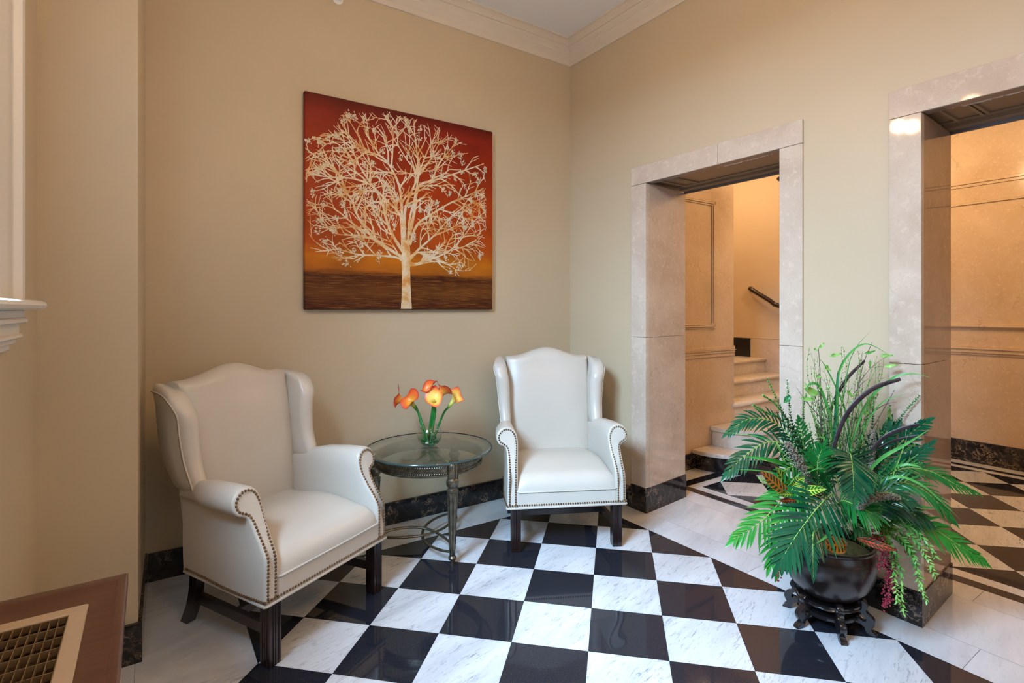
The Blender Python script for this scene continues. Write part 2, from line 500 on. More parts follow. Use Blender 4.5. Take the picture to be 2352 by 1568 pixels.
crown('trim_4', (LW, -0.69), (-2.728, -0.69), (0, -1), 1, -1)
crown('trim_5', (LW, -5.4), (LW, -0.69), (1, 0), 1, 1)

# black marble baseboards
b = MB(); b.box(-2.70, -0.002, -0.018, 0.0, 0, 0.137, 0.002); struct('baseboard_back', b, M['portoro'])
b = MB(); b.box(-0.018, 0.0, -0.645, -0.02, 0, 0.137, 0.002); struct('baseboard_right', b, M['portoro'])
b = MB(); b.box(-0.018, 0.0, -2.158, -1.786, 0, 0.137, 0.002); struct('baseboard_pier', b, M['portoro'])
b = MB()
b.prism([(-2.703, -0.02), (-2.718, -0.706), (-3.02, -0.706), (-3.02, -0.69), (-2.731, -0.69), (-2.712, -0.02)], 'z', 0, 0.148)
struct('baseboard_alcove', b, M['portoro'])
b = MB(); b.box(LW, LW + 0.016, -5.4, -0.71, 0, 0.137, 0.002); struct('baseboard_left', b, M['portoro'])

# ------------------------------------------------------------------ window on the left wall
w = MB()
def casing_strip(y0, y1, z0, z1, vertical=True, flip=False):
    """fluted architrave on plane x = LW"""
    pr = [(0.0, 0.0), (0.0, 0.020), (0.10, 0.026), (0.16, 0.016), (0.30, 0.016), (0.36, 0.022), (0.64, 0.022), (0.70, 0.016), (0.80, 0.018), (0.86, 0.034), (1.0, 0.034), (1.0, 0.0)]
    if vertical:
        w.loft([[(LW + x, lerp(y0, y1, 1 - s if flip else s), z) for s, x in pr] for z in (z0, z1)])
    else:
        w.loft([[(LW + x, y, lerp(z0, z1, s)) for s, x in pr] for y in (y0, y1)])
casing_strip(-1.42, -1.13, 1.36, 3.02, True)
casing_strip(-2.58, -2.80, 1.36, 3.02, True)
casing_strip(-2.80, -1.13, 2.95, 3.16, False)
# stool with rounded nose, apron mouldings stepped back below it
w.loft([[(LW + x, y, z) for x, z in ((-0.10, 1.333), (0.055, 1.333), (0.066, 1.337), (0.070, 1.346), (0.066, 1.355), (0.055, 1.36), (-0.10, 1.36))] for y in (-2.90, -1.035)])
for x, z0, z1, e in ((0.034, 1.309, 1.333, 0.0), (0.040, 1.296, 1.311, 0.0), (0.026, 1.265, 1.300, 0.028), (0.034, 1.255, 1.268, 0.03), (0.022, 1.24, 1.257, 0.05), (0.012, 1.222, 1.243, 0.065)):
    w.box(LW, LW + x, -2.80 + e, -1.135 - e, z0, z1, 0.003)
win = struct('window_1', w, M['white'], 30)
f = MB()
for a, b_, c, d in ((-1.46, -1.42, 1.36, 2.95), (-2.58, -2.54, 1.36, 2.95), (-2.54, -1.46, 1.36, 1.41), (-2.54, -1.46, 2.90, 2.95), (-2.54, -1.46, 2.13, 2.17), (-2.015, -1.985, 1.41, 2.90)):
    f.box(LW - 0.12, LW - 0.08, a, b_, c, d, 0.004)
f.build('window_sash', M['white'], win)
f = MB(); f.box(LW - 0.103, LW - 0.099, -2.54, -1.46, 1.41, 2.90); f.build('window_pane', M['glass'], win, None)
# glazed entrance behind the camera
f = MB()
for a, b_, c, d in ((-2.25, -2.17, 0.4, 2.7), (-0.53, -0.45, 0.4, 2.7), (-2.17, -0.53, 0.4, 0.48), (-2.17, -0.53, 2.62, 2.7), (-1.38, -1.32, 0.48, 2.62)):
    f.box(a, b_, -5.52, -5.44, c, d, 0.005)
struct('window_2', f, M['white'])

# ------------------------------------------------------------------ marble door surrounds
def surround(name, yl, yl2, yr2, yr, zo, zi, xin, yb, base_h, seams, right_open=False):
    """face blocks on x=0 (yl outer left, yl2 inner left, yr2 inner right, yr outer right), reveals going back to xin."""
    d = MB(); F = -0.014; g = 0.001; BX = F - 0.006
    zs = [base_h] + seams + [zi]
    for (a, b_) in ((yl2, yl), (yr, yr2)):
        for z0, z1 in zip(zs, zs[1:]): d.box(F, 0.02, a + g * 0, b_, z0 + g, z1 - g, 0.0015)
    mid = lerp(yl, yr, 0.58)
    d.box(F, -0.002, mid + g, yl, zi + g, zo, 0.0015); d.box(F, -0.002, yr, mid - g, zi + g, zo, 0.0015)
    # reveals
    face = d; d = MB()
    for z0, z1 in zip(zs, zs[1:]):
        d.prism([(0.021, yl2), (xin, yb), (xin, yb + 0.05), (0.021, yl2 + 0.05)], 'z', z0 + g, z1 - g)
        e = yr2 - (yb - yl2)
        d.prism([(0.021, yr2), (xin, e), (xin, e - 0.05), (0.021, yr2 - 0.05)], 'z', z0 + g, z1 - g)
    o = struct(name, face, M['cream'], 30)
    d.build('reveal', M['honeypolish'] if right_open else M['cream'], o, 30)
    p = MB()
    p.prism([(BX, yl), (BX, yl2 - 0.006), (0.0, yl2 - 0.006), (xin + 0.004, yb - 0.006), (xin + 0.004, yl)], 'z', 0, base_h)
    e = yr2 - (yb - yl2)
    p.prism([(BX, yr), (BX, yr2 + 0.006), (0.0, yr2 + 0.006), (xin + 0.004, e + 0.006), (xin + 0.004, yr)], 'z', 0, base_h)
    p.build('plinth', M['portoro'], o, 30)
    # moulded soffit
    q = MB()
    q.box(0.0, xin, yr2 - 0.05, yl2 + 0.06, zi + 0.028, zi + 0.06)
    for k, (x0, x1, zz) in enumerate(((xin - 0.10, xin - 0.055, 0.020), (xin - 0.06, xin, 0.004), (0.105, 0.115, 0.024))):
        q.box(x0, x1, yr2, yl2 + 0.055, zi + zz, zi + 0.03, 0.003)
    for yy in (yl2 - 0.03, yl2 - 0.12, yl2 - 0.14):
        q.box(0.11, xin - 0.06, yy, yy + 0.012, zi + 0.018, zi + 0.03, 0.002)
    q.build('soffit', M['soffit'], o, 30)
    q = MB(); q.box(-0.002, 0.050, yr2, yl2, zi + 0.001, zi + 0.03, 0.002); q.box(xin - 0.012, xin, yr2, yl2 + 0.05, zi - 0.012, zi + 0.02, 0.002)
    q.build('metal_edge', M['steel'], o, 30)
    # ragged plaster left along the front edge of the soffit
    q = MB(); n = 46; y0, y1 = (yr2 + 0.02, yl2 - 0.42) if not right_open else (yl2 - 0.42, yl2 - 0.03)
    rg = random.Random(3)
    up = []
    for k in range(n + 1):
        t = k / n; env = math.sin(PI * min(1, t * 1.02)) ** 0.5 * 0.036 + 0.004
        up.append((0.050 + env * (0.6 + 0.6 * rg.random()), lerp(y0, y1, t)))
    q.loft([[(0.049, y, zi + 0.002), (x, y, zi + 0.008), (x, y, zi + 0.028), (0.049, y, zi + 0.028)] for x, y in up])
    q.build('chipped_plaster', M['chip'], o, None)
    return o
surround('door_1', -0.645, -0.773, -1.666, -1.783, 2.279, 2.159, 0.452, -0.722, 0.160, [1.148])
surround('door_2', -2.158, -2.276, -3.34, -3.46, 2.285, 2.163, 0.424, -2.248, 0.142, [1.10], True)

# ------------------------------------------------------------------ corridor behind
def panelled(name, boxes, m): return wall(name, boxes, m)
wall('wall_corridor_far', [(3.24, 3.40, -5.55, -0.30, 0, 3.2)], M['creamwall'])
wall('wall_corridor_end', [(0.42, 3.24, -5.55, -5.40, 0, 3.2)], M['creamwall'])
w = MB(); w.box(0.42, 1.649, -0.318, -0.20, 0, 3.2); w.box(0.42, 1.649, -0.20, 0.16, 0, 3.2)
struct('wall_stair_panel', w, M['creamwall'], None)
wall('wall_stair_left', [(1.56, 1.649, 0.16, 2.0, 0, 3.2)], M['plaster'])
wall('wall_stair_right', [(3.00, 3.24, -0.30, 2.0, 0, 3.2)], M['plaster'])
wall('wall_stair_back', [(1.649, 3.0, 1.9, 2.0, 0, 3.2)], M['plaster'])
w = MB(); w.box(0.42, 3.40, -5.55, 2.0, 2.95, 3.05); struct('ceiling_corridor', w, M['plaster'], None)
# mouldings on the far wall and on the stair panel wall
m = MB()
for z0, z1, x in ((0.935, 0.953, 0.010), (0.953, 0.985, 0.020), (0.985, 1.004, 0.030), (1.170, 1.206, 0.022), (1.178, 1.190, 0.030), (2.245, 2.262, 0.014), (2.262, 2.40, 0.006), (2.40, 2.425, 0.016), (2.425, 2.45, 0.028), (1.004, 1.010, 0.012)):
    m.box(3.24 - x, 3.24, -5.4, -0.30, z0, z1, 0.002)
struct('trim_6', m, M['creamwall'], 30)
m = MB()
for z0, z1, x in ((0.917, 0.945, 0.010), (0.945, 0.968, 0.016), (0.968, 0.975, 0.024), (0.975, 1.006, 0.014)):
    m.box(0.42, 1.652, -0.318 - x, -0.318, z0, z1, 0.002)
def bar(a, b, ax):   # panel frame: three reeds
    for k, (o, h) in enumerate(((0.0, 0.010), (0.014, 0.020), (0.030, 0.012))):
        if ax == 'h': m.box(a[0], b[0], -0.318 - h, -0.318, a[1] + o, a[1] + o + 0.014, 0.003)
        else: m.box(a[0] + o, a[0] + o + 0.014, -0.318 - h, -0.318, a[1], b[1], 0.003)
bar((0.60, 1.165), (1.325, 0), 'h'); bar((0.60, 2.225), (1.325, 0), 'h'); bar((1.322, 1.18), (0, 2.25), 'v'); bar((0.56, 1.18), (0, 2.25), 'v')
for z in (1.187, 2.246):
    m.box(1.318, 1.372, -0.332, -0.318, z - 0.027, z + 0.027, 0.003)
    m.tube([(1.345 + 0.017 * math.cos(a * PI / 8), -0.334, z + 0.017 * math.sin(a * PI / 8)) for a in range(16)], 0.004, 6, loop=True)
m.box(1.630, 1.652, -0.322, -0.316, 0.14, 0.917, 0.002)
struct('trim_7', m, M['creamwall'], 30)
b = MB(); b.box(0.45, 1.085, -0.334, -0.318, 0, 0.130, 0.002); struct('baseboard_stair', b, M['portoro'])
b = MB(); b.box(3.222, 3.24, -5.4, -0.30, 0, 0.185, 0.002); struct('baseboard_corridor', b, M['portoro'])

# ------------------------------------------------------------------ staircase
st = thing('staircase', 'pale marble stair with rounded lowest steps, seen through the narrow doorway', 'stairs', (1.6, -0.3, 0))
def curtail(x_left, y_front, rad, z0, z1, x_right, y_back, inset=0.0):
    """outline with a big quarter round at the front left"""
    c = (x_left + rad, y_front + rad); out = []
    for k in range(13):
        a = PI + (PI / 2) * k / 12
        out.append((c[0] + (rad - inset) * math.cos(a), c[1] + (rad - inset) * math.sin(a)))
    out += [(x_right, y_front + inset), (x_right, y_back), (x_left + inset, y_back)]
    return out
def step(name, outline_t, outline_r, zb, zt, rmat, th=0.032):
    q = MB(); q.prism(outline_r, 'z', zb, zt - th)
    q.xf(Matrix.Translation((-1.6, 0.3, 0))); q.build('riser', rmat, st, 30)
    q = MB(); ins = 0.004
    def shrink(o, k):
        cx = sum(p[0] for p in o) / len(o); cy = sum(p[1] for p in o) / len(o)
        return [(p[0] + (cx - p[0]) * k, p[1] + (cy - p[1]) * k) for p in o]
    q.loft([[(p[0], p[1], zt - th) for p in shrink(outline_t, 0.008)], [(p[0], p[1], zt - th + 0.007) for p in outline_t], [(p[0], p[1], zt - 0.007) for p in outline_t], [(p[0], p[1], zt) for p in shrink(outline_t, 0.008)]])
    q.xf(Matrix.Translation((-1.6, 0.3, 0))); q.build('tread', M['step'], st, 50)
step('s', curtail(1.055, -0.795, 0.44, 0, 0, 2.99, -0.322), curtail(1.09, -0.762, 0.42, 0, 0, 2.99, -0.322), 0.0, 0.161, M['portoro'])
step('s', curtail(1.300, -0.715, 0.34, 0, 0, 2.99, -0.322), curtail(1.330, -0.685, 0.32, 0, 0, 2.99, -0.322), 0.161, 0.322, M['step'])
for y0, y1, zb, zt in ((-0.345, -0.08, 0.0, 0.483), (-0.110, 0.18, 0.0, 0.636), (0.150, 1.86, 0.0, 0.785)):
    q = MB(); q.box(1.655, 2.985, y0 + 0.03, y1, 0.323 if y0 < -0.2 else 0.45, zt - 0.032)
    q.xf(Matrix.Translation((-1.6, 0.3, 0))); q.build('riser', M['step'], st, 30)
    q = MB(); q.box(1.653 - (0.010 if y0 < -0.3 else 0), 2.987, y0, y1, zt - 0.032, zt, 0.007) if y0 > -0.3 else q.box(1.630, 2.987, y0, y1, zt - 0.032, zt, 0.007)
    q.xf(Matrix.Translation((-1.6, 0.3, 0))); q.build('tread', M['step'], st, 50)
m = MB(); m.box(2.985, 3.0, -0.30, 0.346, 0.3, 0.996, 0.002); struct('trim_8', m, M['cream'], 30)
m = MB(); m.box(2.985, 3.0, 0.347, 1.9, 0.7, 0.996, 0.002); struct('baseboard_landing', m, M['tileblack'], 30)
m = MB(); m.box(2.99, 3.0, -0.30, 1.9, 0.998, 1.02, 0.002); struct('trim_9', m, M['plaster'], 30)

# handrail on the stair wall
hr = thing('handrail', 'dark polished wooden handrail sloping down the stairwell wall', 'handrail', (2.93, 0.15, 1.45))
pts = [(2.985, 0.335, 1.565), (2.955, 0.33, 1.565), (2.935, 0.30, 1.555), (2.93, 0.20, 1.495), (2.93, 0.10, 1.436), (2.93, 0.055, 1.405), (2.93, 0.03, 1.385), (2.93, 0.0, 1.375), (2.93, -0.05, 1.352), (2.93, -0.15, 1.296), (2.93, -0.29, 1.22)]
q = MB(); q.tube([(a - 2.93, b_ - 0.15, c - 1.45) for a, b_, c in spline(pts, 5)], 0.024, 12); q.build('rail', M['mahogany'], hr)
q = MB(); q.tube([(0.068, 0.185, 0.115), (0.055, 0.185, 0.115)], 0.040, 16); q.build('rosette', M['plaster'], hr)

# lantern just showing past the door jamb
ln = thing('hanging_lantern', 'dark lantern hanging in the stairwell at the doorway top right', 'lantern', (1.852, -0.688, 2.408))
q = MB(); q.lathe([(0.005, 0.32), (0.012, 0.20), (0.05, 0.17), (0.085, 0.13), (0.092, 0.118), (0.06, 0.11)], 16); q.build('canopy', M['mahogany'], ln)
q = MB(); q.lathe([(0.055, 0.112), (0.058, 0.085), (0.05, 0.062)], 12); q.build('shade', M['plaster'], ln)
q = MB(); q.lathe([(0.045, 0.068), (0.078, 0.062), (0.076, 0.05), (0.03, 0.01), (0.01, -0.02)], 16); q.build('base', M['mahogany'], ln)
q = MB(); q.tube([(0, 0, 0.30), (0, 0, 0.545)], 0.006, 6); q.build('stem', M['mahogany'], ln)

# ------------------------------------------------------------------ sprinkler head on the back wall
sp = thing('sprinkler_head', 'small white round sprinkler head high on the wall above the armchair', 'sprinkler', (-1.784, 0, 3.150))
q = MB(); q.lathe([(0.0, 0.0), (0.030, 0.0), (0.032, 0.006), (0.026, 0.012), (0.016, 0.014)], 20); q.xf(Matrix.Rotation(PI / 2, 4, 'X')); q.build('escutcheon', M['plastic'], sp)
q = MB(); q.lathe([(0.010, 0.012), (0.010, 0.030), (0.017, 0.034), (0.017, 0.038), (0.0, 0.038)], 12); q.xf(Matrix.Rotation(PI / 2, 4, 'X')); q.build('nozzle', M['steel'], sp)
# ------------------------------------------------------------------ painting of a tree
PX0, PX1, PZ0, PZ1 = -1.977, -0.731, 1.331, 2.561
PT = 0.036
pt = thing('wall_painting', 'large square canvas of a pale bare tree on a rust red sky', 'painting', ((PX0 + PX1) / 2, 0, (PZ0 + PZ1) / 2))
def paint_mat():
    t = NT('painted_canvas').set(rough=0.45, spec=0.18)
    co = t.coord()
    s = t.n('ShaderNodeSeparateXYZ'); t.l(co, s.inputs[0])
    st_ = t.coord((1.2, 1, 9)); n = t.noise(st_, 5, 5, 0.6, 0.3)
    n2 = t.noise(t.coord((1, 1, 1.5)), 3.2, 4, 0.6)
    z = t.math('ADD', t.math('MULTIPLY', s.outputs[2], 0.8130), 0.5)
    z = t.math('ADD', z, t.math('MULTIPLY', t.math('SUBTRACT', n.outputs[0], 0.5), 0.05))
    base = t.ramp(z, [(0.0, (0.060, 0.012, 0.004)), (0.045, (0.075, 0.018, 0.005)), (0.085, (0.135, 0.042, 0.008)), (0.135, (0.095, 0.024, 0.005)), (0.165, (0.060, 0.012, 0.004)), (0.19, (0.40, 0.115, 0.008)),
                      (0.25, (0.50, 0.150, 0.006)), (0.31, (0.42, 0.070, 0.004)), (0.5, (0.39, 0.045, 0.003)), (0.8, (0.29, 0.022, 0.003)), (0.93, (0.22, 0.016, 0.006)), (1.0, (0.10, 0.008, 0.004))])
    base = t.mix(0.55, base, t.ramp(n2.outputs[0], [(0.3, (0.45, 0.45, 0.45)), (0.7, (1.25, 1.25, 1.25))]), 'MULTIPLY')
    # brush streaks of ochre and umber low down
    streak = t.noise(t.coord((2, 1, 60)), 4, 4, 0.6)
    low = t.ramp(z, [(0.0, (1, 1, 1)), (0.17, (1, 1, 1)), (0.22, (0, 0, 0))])
    f = t.math('MULTIPLY', t.ramp(streak.outputs[0], [(0.50, (0, 0, 0)), (0.66, (0.75, 0.75, 0.75))]), low)
    base = t.mix(f, base, (0.26, 0.095, 0.014))
    t.col(base)
    t.bump(t.noise(t.coord((3, 1, 14)), 30, 3).outputs[0], 0.12, 0.002)
    return t.m
def tree_mat():
    t = NT('pale_gold_paint').set(rough=0.42)
    co = t.coord(); n = t.noise(co, 11, 4, 0.6); g = t.noise(co, 95, 3)
    c = t.ramp(n.outputs[0], [(0.36, (0.66, 0.29, 0.07)), (0.46, (0.74, 0.50, 0.24)), (0.58, (0.78, 0.64, 0.44)), (0.7, (0.74, 0.66, 0.54))])
    t.col(t.mix(0.35, c, t.ramp(g.outputs[0], [(0.35, (0.6, 0.55, 0.5)), (0.65, (1, 1, 1))]), 'MULTIPLY'))
    t.bump(g.outputs[0], 0.4, 0.003); return t.m
M['canvas'] = paint_mat(); M['treepaint'] = tree_mat()
M['blotch'] = speckled('silver_gold_leaf_paint', (0.52, 0.36, 0.18), (0.76, 0.68, 0.52), 55, 0.42)
q = MB(); q.box(-0.623, 0.623, -PT, -0.004, -0.615, 0.615, 0.004); q.build('canvas', M['canvas'], pt)
# limbs traced in the picture plane
def pp(u, v):   # crop pixel -> photo pixel -> point on the wall -> canvas coordinates
    U, V = 660 + u / 2.85, 190 + v / 2.85
    d = FWD + RGT * ((U - 1176) / FPX) + Vector((0, 0, (HZ - V) / FPX))
    k = (-PT - CAM.y) / d.y; p = CAM + d * k
    return Vector((p.x - (PX0 + PX1) / 2, p.z - (PZ0 + PZ1) / 2))
limbs = [
 ([(770,1190),(720,1145),(580,1130),(470,1125),(330,1090),(250,1100),(185,1105)], 15),
 ([(765,1150),(640,1070),(540,990),(450,850),(425,770),(330,650),(310,560),(200,490),(145,500)], 20),
 ([(760,1110),(690,1000),(650,900),(620,790),(560,680),(440,630),(330,620),(220,610),(125,590)], 21),
 ([(755,1080),(745,900),(720,840),(640,760),(540,650),(450,500),(410,380),(340,330)], 20),
 ([(765,1060),(750,850),(735,690),(680,560),(610,480),(480,440),(400,390)], 22),
 ([(770,1050),(770,850),(800,740),(850,620),(850,480),(830,300),(830,240)], 20),
 ([(790,1050),(800,900),(840,720),(850,600),(780,500),(700,370),(640,260)], 17),
 ([(800,1060),(850,930),(960,850),(1080,780),(1200,730),(1285,690)], 19),
 ([(800,1000),(830,850),(860,680),(960,640),(1080,600),(1200,560),(1285,530)], 21),
 ([(795,1150),(830,1120),(870,1080),(960,1000),(1080,870),(1180,800),(1285,750)], 18),
 ([(790,1170),(840,1185),(950,1150),(1060,1100),(1150,1010),(1230,900),(1285,850)], 16),
 ([(785,1190),(830,1195),(900,1180),(980,1170),(1080,1205),(1125,1265)], 13),
 ([(800,1160),(860,1110),(1000,1110),(1100,1090),(1200,1060),(1290,1080)], 12),
 ([(640,1070),(590,1035),(480,1000),(330,990),(240,930),(185,880)], 13),
 ([(850,640),(880,540),(940,400),(1000,310)], 14),
 ([(940,650),(1000,520),(1080,420),(1110,360)], 13),
 ([(540,990),(440,930),(330,840),(240,800),(135,800)], 12),
 ([(440,630),(430,520),(330,400),(240,400),(180,350)], 12),
 ([(680,560),(690,420),(690,300),(660,230)], 12),
 ([(540,650),(540,520),(470,360),(400,240),(370,195)], 11),
 ([(610,480),(530,360),(500,260)], 10), ([(1080,780),(1180,760),(1290,820)], 10), ([(960,1000),(1060,960),(1180,890),(1290,870)], 11),
 ([(690,1000),(600,940),(560,830)], 10), ([(850,620),(940,500),(1010,360)], 10), ([(720,840),(700,700),(600,560)], 10),
 ([(470,1125),(430,1150),(340,1150)], 8), ([(720,1110),(690,1060),(650,1000),(650,960)], 9), ([(870,1080),(880,960),(960,870)], 9)]
rg = random.Random(11)
crown_poly = [pp(*p) for p in [(118,360),(250,330),(370,185),(640,195),(830,228),(1000,290),(1130,370),(1230,450),(1292,500),(1305,800),(1300,1100),(1240,1205),(1120,1275),(980,1190),(830,1190),(770,1150),(470,1180),(330,1165),(140,1100),(120,800),(115,560)]]
def inside(p):
    c = False; n = len(crown_poly)
    for i in range(n):
        a, b_ = crown_poly[i], crown_poly[i - 1]
        if (a.y > p.y) != (b_.y > p.y) and p.x < (b_.x - a.x) * (p.y - a.y) / (b_.y - a.y) + a.x: c = not c
    return c
tm = MB()
lay = [0]
def ribbon(pl, w0, w1):
    """slightly domed stroke of thick paint"""
    lay[0] += 1; zo = PT + 0.0004 + 0.000006 * (lay[0] % 60)
    n = len(pl); L, C, Rr = [], [], []
    for i, p in enumerate(pl):
        t = (pl[min(i + 1, n - 1)] - pl[max(i - 1, 0)])
        if t.length < 1e-7: t = Vector((1, 0))
        t.normalize(); nn = Vector((-t.y, t.x)); w = lerp(w0, w1, (i / (n - 1)) ** 0.8) * (1 + 0.10 * rg.uniform(-1, 1))
        h = min(0.0022, w * 0.35)
        L.append(tm.vert((p.x + nn.x * w, -zo, p.y + nn.y * w))); C.append(tm.vert((p.x, -zo - h, p.y))); Rr.append(tm.vert((p.x - nn.x * w, -zo, p.y - nn.y * w)))
    for i in range(n - 1):
        tm.face((L[i], L[i + 1], C[i + 1], C[i])); tm.face((C[i], C[i + 1], Rr[i + 1], Rr[i]))
tips = []
def twig(p, ang, ln, w, depth):
    pl = [p.copy()]; a = ang; n = 7; curl = rg.uniform(-0.05, 0.09) * (1 if math.cos(ang) < 0 else -1)
    for k in range(n):
        a += curl + rg.uniform(-0.16, 0.16)
        p = p + Vector((math.cos(a), math.sin(a))) * (ln / n)
        if not inside(p): break
        pl.append(p.copy())
    if len(pl) < 3: return
    ribbon(pl, w, max(0.0015, w * 0.40)); tips.append(pl[-1])
    if depth > 0:
        for k in range(2, len(pl)):
            if rg.random() < 0.62:
                sgn = 1 if (k + depth) % 2 else -1
                twig(pl[k], a + sgn * rg.uniform(0.40, 0.70), ln * rg.uniform(0.40, 0.65), w * 0.66, depth - 1)
for pts, w in limbs:
    pl = [Vector(p) for p in spline([tuple(pp(*q_)) for q_ in pts], 6)]
    w_ = w / 2.85 * 0.0026 / 2 * 1.15
    ribbon(pl, w_, max(0.0016, w_ * 0.24))
    n = len(pl)
    for k in range(int(n * 0.22), n - 1, 4):
        t = (pl[k + 1] - pl[k]); base = math.atan2(t.y, t.x)
        for sgn in ((1, -1) if rg.random() < 0.35 else ((1,) if (k // 3) % 2 else (-1,))):
            fr = k / n
            twig(pl[k], base + sgn * rg.uniform(0.45, 0.85), rg.uniform(0.085, 0.20) * (1.1 - 0.35 * fr), w_ * 0.44 * (1.15 - 0.5 * fr) + 0.0017, 1)
# trunk
tr = [pp(*p) for p in [(779,1484),(779,1400),(778,1300),(777,1220),(776,1150),(778,1090),(782,1030)]]
lay[0] = 59
wt = [0.0365, 0.0315, 0.028, 0.0265, 0.031, 0.026, 0.018]
n = len(tr); rows = []
for p, w in zip(tr, wt):
    zo = PT + 0.0012
    rows.append([tm.vert((p.x + w * s_, -zo - 0.004 * (1 - s_ * s_), max(p.y, -0.611))) for s_ in (-1, -0.6, -0.2, 0.2, 0.6, 1)])
for a, b_ in zip(rows, rows[1:]):
    for k in range(5): tm.face((a[k], a[k + 1], b_[k + 1], b_[k]))
tm.build('painted_tree', M['treepaint'], pt, 60)
bm_ = MB()
spots = [(130,380),(215,470),(165,720),(240,800),(190,970),(240,1040),(345,1105),(440,1095),(320,890),(380,860),(500,975),(580,850),(640,655),(655,700),(480,690),(520,715),(415,525),(500,540),(560,530),(330,440),(270,360),(320,340),(440,225),(500,235),(400,215),(520,300),(570,320),(660,215),(715,320),(780,255),(800,310),(870,305),(860,370),(740,490),(790,470),(620,450),(940,465),(990,490),(1050,430),(1080,460),(1130,480),(1150,520),(1100,380),(1230,600),(1245,650),(1290,570),(1100,630),(1140,580),(1060,720),(1020,700),(985,790),(920,830),(870,830),(1020,835),(940,890),(1200,770),(1190,845),(1240,740),(1130,860),(1060,930),(1140,910),(1160,950),(1215,920),(985,1080),(900,1125),(1040,1140),(1130,1205),(1070,1235),(830,1010),(770,950),(800,800),(715,760),(680,880),(700,930),(490,1060),(600,1115),(385,1185),(600,1150),(370,250),(210,380),(945,600),(1010,610),(300,970),(220,910),(1260,1130),(360,790),(450,745),(340,710),(205,575),(240,540)]
for u, v in spots:
    c = pp(u, v)
    for k in range(rg.randint(16, 30)):
        o = c + Vector((rg.gauss(0, 0.0085), rg.gauss(0, 0.0105))); r_ = rg.uniform(0.0026, 0.0068)
        bm_.poly([(o.x + r_ * rg.uniform(0.5, 1.2) * math.cos(a), -PT - 0.0014 - 0.00005 * k, o.y + r_ * rg.uniform(0.5, 1.2) * math.sin(a)) for a in [2 * PI * j / 9 for j in range(9)]])
o = bm_.build('painted_blossom', M['blotch'], pt, None); o['kind'] = 'stuff'

# ------------------------------------------------------------------ wing chairs
def mirror(mb, sx):
    if sx < 0:
        mb.v = [(-x, y, z) for x, y, z in mb.v]; mb.f = [f[::-1] for f in mb.f]
    return mb
def D_arm(z): return interp([(0.0, 0.0), (0.400, 0.0), (0.418, 0.004), (0.455, 0.028), (0.50, 0.060), (0.55, 0.090), (0.60, 0.108), (0.68, 0.120)], z)
def x_in(d): return interp([(0.0, 0.278), (0.12, 0.262), (0.5, 0.255)], d)
ARM = spline([(0.276, 0.243), (0.276, 0.33), (0.274, 0.43), (0.266, 0.52), (0.262, 0.575), (0.266, 0.612), (0.280, 0.642), (0.306, 0.661), (0.338, 0.663), (0.366, 0.648), (0.383, 0.622), (0.384, 0.594), (0.370, 0.570), (0.350, 0.560), (0.336, 0.548), (0.331, 0.52), (0.331, 0.46), (0.334, 0.40), (0.336, 0.33), (0.336, 0.243)], 4)
def arm_section(d, inset=0.0):
    """inset shrinks the roll towards its middle line"""
    out = []
    N = len(ARM)
    for i, p in enumerate(ARM):
        t = (ARM[min(i + 1, N - 1)] - ARM[max(i - 1, 0)]).normalized()
        nrm = Vector((-t.y, t.x))     # outline runs clockwise: left normal points outward
        q_ = p - nrm * inset
        out.append(q_)
    return out
def make_arm(sx):
    m = MB()
    rings = []
    for t, ins in ((0.0, 0.0135), (0.001, 0.006), (0.006, 0.0015), (0.016, 0.0), (0.10, 0.0), (0.25, 0.0), (0.5, 0.0), (0.75, 0.0), (1.0, 0.0)):
        sec = arm_section(0, ins); r = []
        for p in sec:
            d0 = D_arm(p.y); d1 = 0.535 + max(0.0, (p.y - 0.27)) * 0.06
            d = lerp(d0, d1, t) if t > 0.02 else d0 + t * 0.8
            k = smoothstep(0.12, 0.55, d)
            x = p.x - k * 0.034 * (1 if p.x > 0.30 else (p.x - 0.255) / 0.045)
            z = p.y - 0.004 * math.sin(PI * k)
            z = z - 0.016 * smoothstep(0.2, 0.5, d) * smoothstep(0.52, 0.66, p.y)
            f_ = smoothstep(0.36, 0.50, d)
            if p.y > 0.53 and x > 0.27: x = lerp(x, min(x, 0.300 + 0.010 * (0.66 - p.y) / 0.1), f_)
            if p.y > 0.53: z = lerp(z, 0.545 + (z - 0.53) * 0.42, smoothstep(0.40, 0.53, d))
            r.append((x, d, max(z, 0.243)))
        rings.append(r)
    m.loft(rings)
    return mirror(m, sx)
def nail_path_arm():
    sec = arm_section(0, 0.0135)
    return [(p.x, D_arm(p.y) - 0.0005, p.y) for p in sec if p.y > 0.262]
def nails(m, path, sp_=0.0135, r=0.0056, nrm=(0, -1, 0)):
    P = [Vector(p) for p in path]; acc = 0.0; m.ball(P[0], r, 7, 4)
    for a, b_ in zip(P, P[1:]):
        L = (b_ - a).length
        while acc + L >= sp_:
            k = (sp_ - acc) / L; a = a.lerp(b_, k); L = (b_ - a).length; acc = 0
            m.ball(a, r, 7, 4)
        acc += L
W_DB = [(0.57, 0.560), (0.64, 0.605), (0.70, 0.645), (0.85, 0.690), (1.0, 0.715)]
W_DF = [(0.57, 0.400), (0.64, 0.425), (0.70, 0.450), (0.77, 0.463), (0.85, 0.468), (0.91, 0.466), (0.96, 0.476), (0.99, 0.498), (1.01, 0.53)]
W_XO = [(0.57, 0.322), (0.66, 0.330), (0.75, 0.338), (0.86, 0.348), (0.93, 0.356), (1.0, 0.368)]
W_XI = [(0.57, 0.262), (0.70, 0.262), (0.85, 0.264), (1.0, 0.282)]
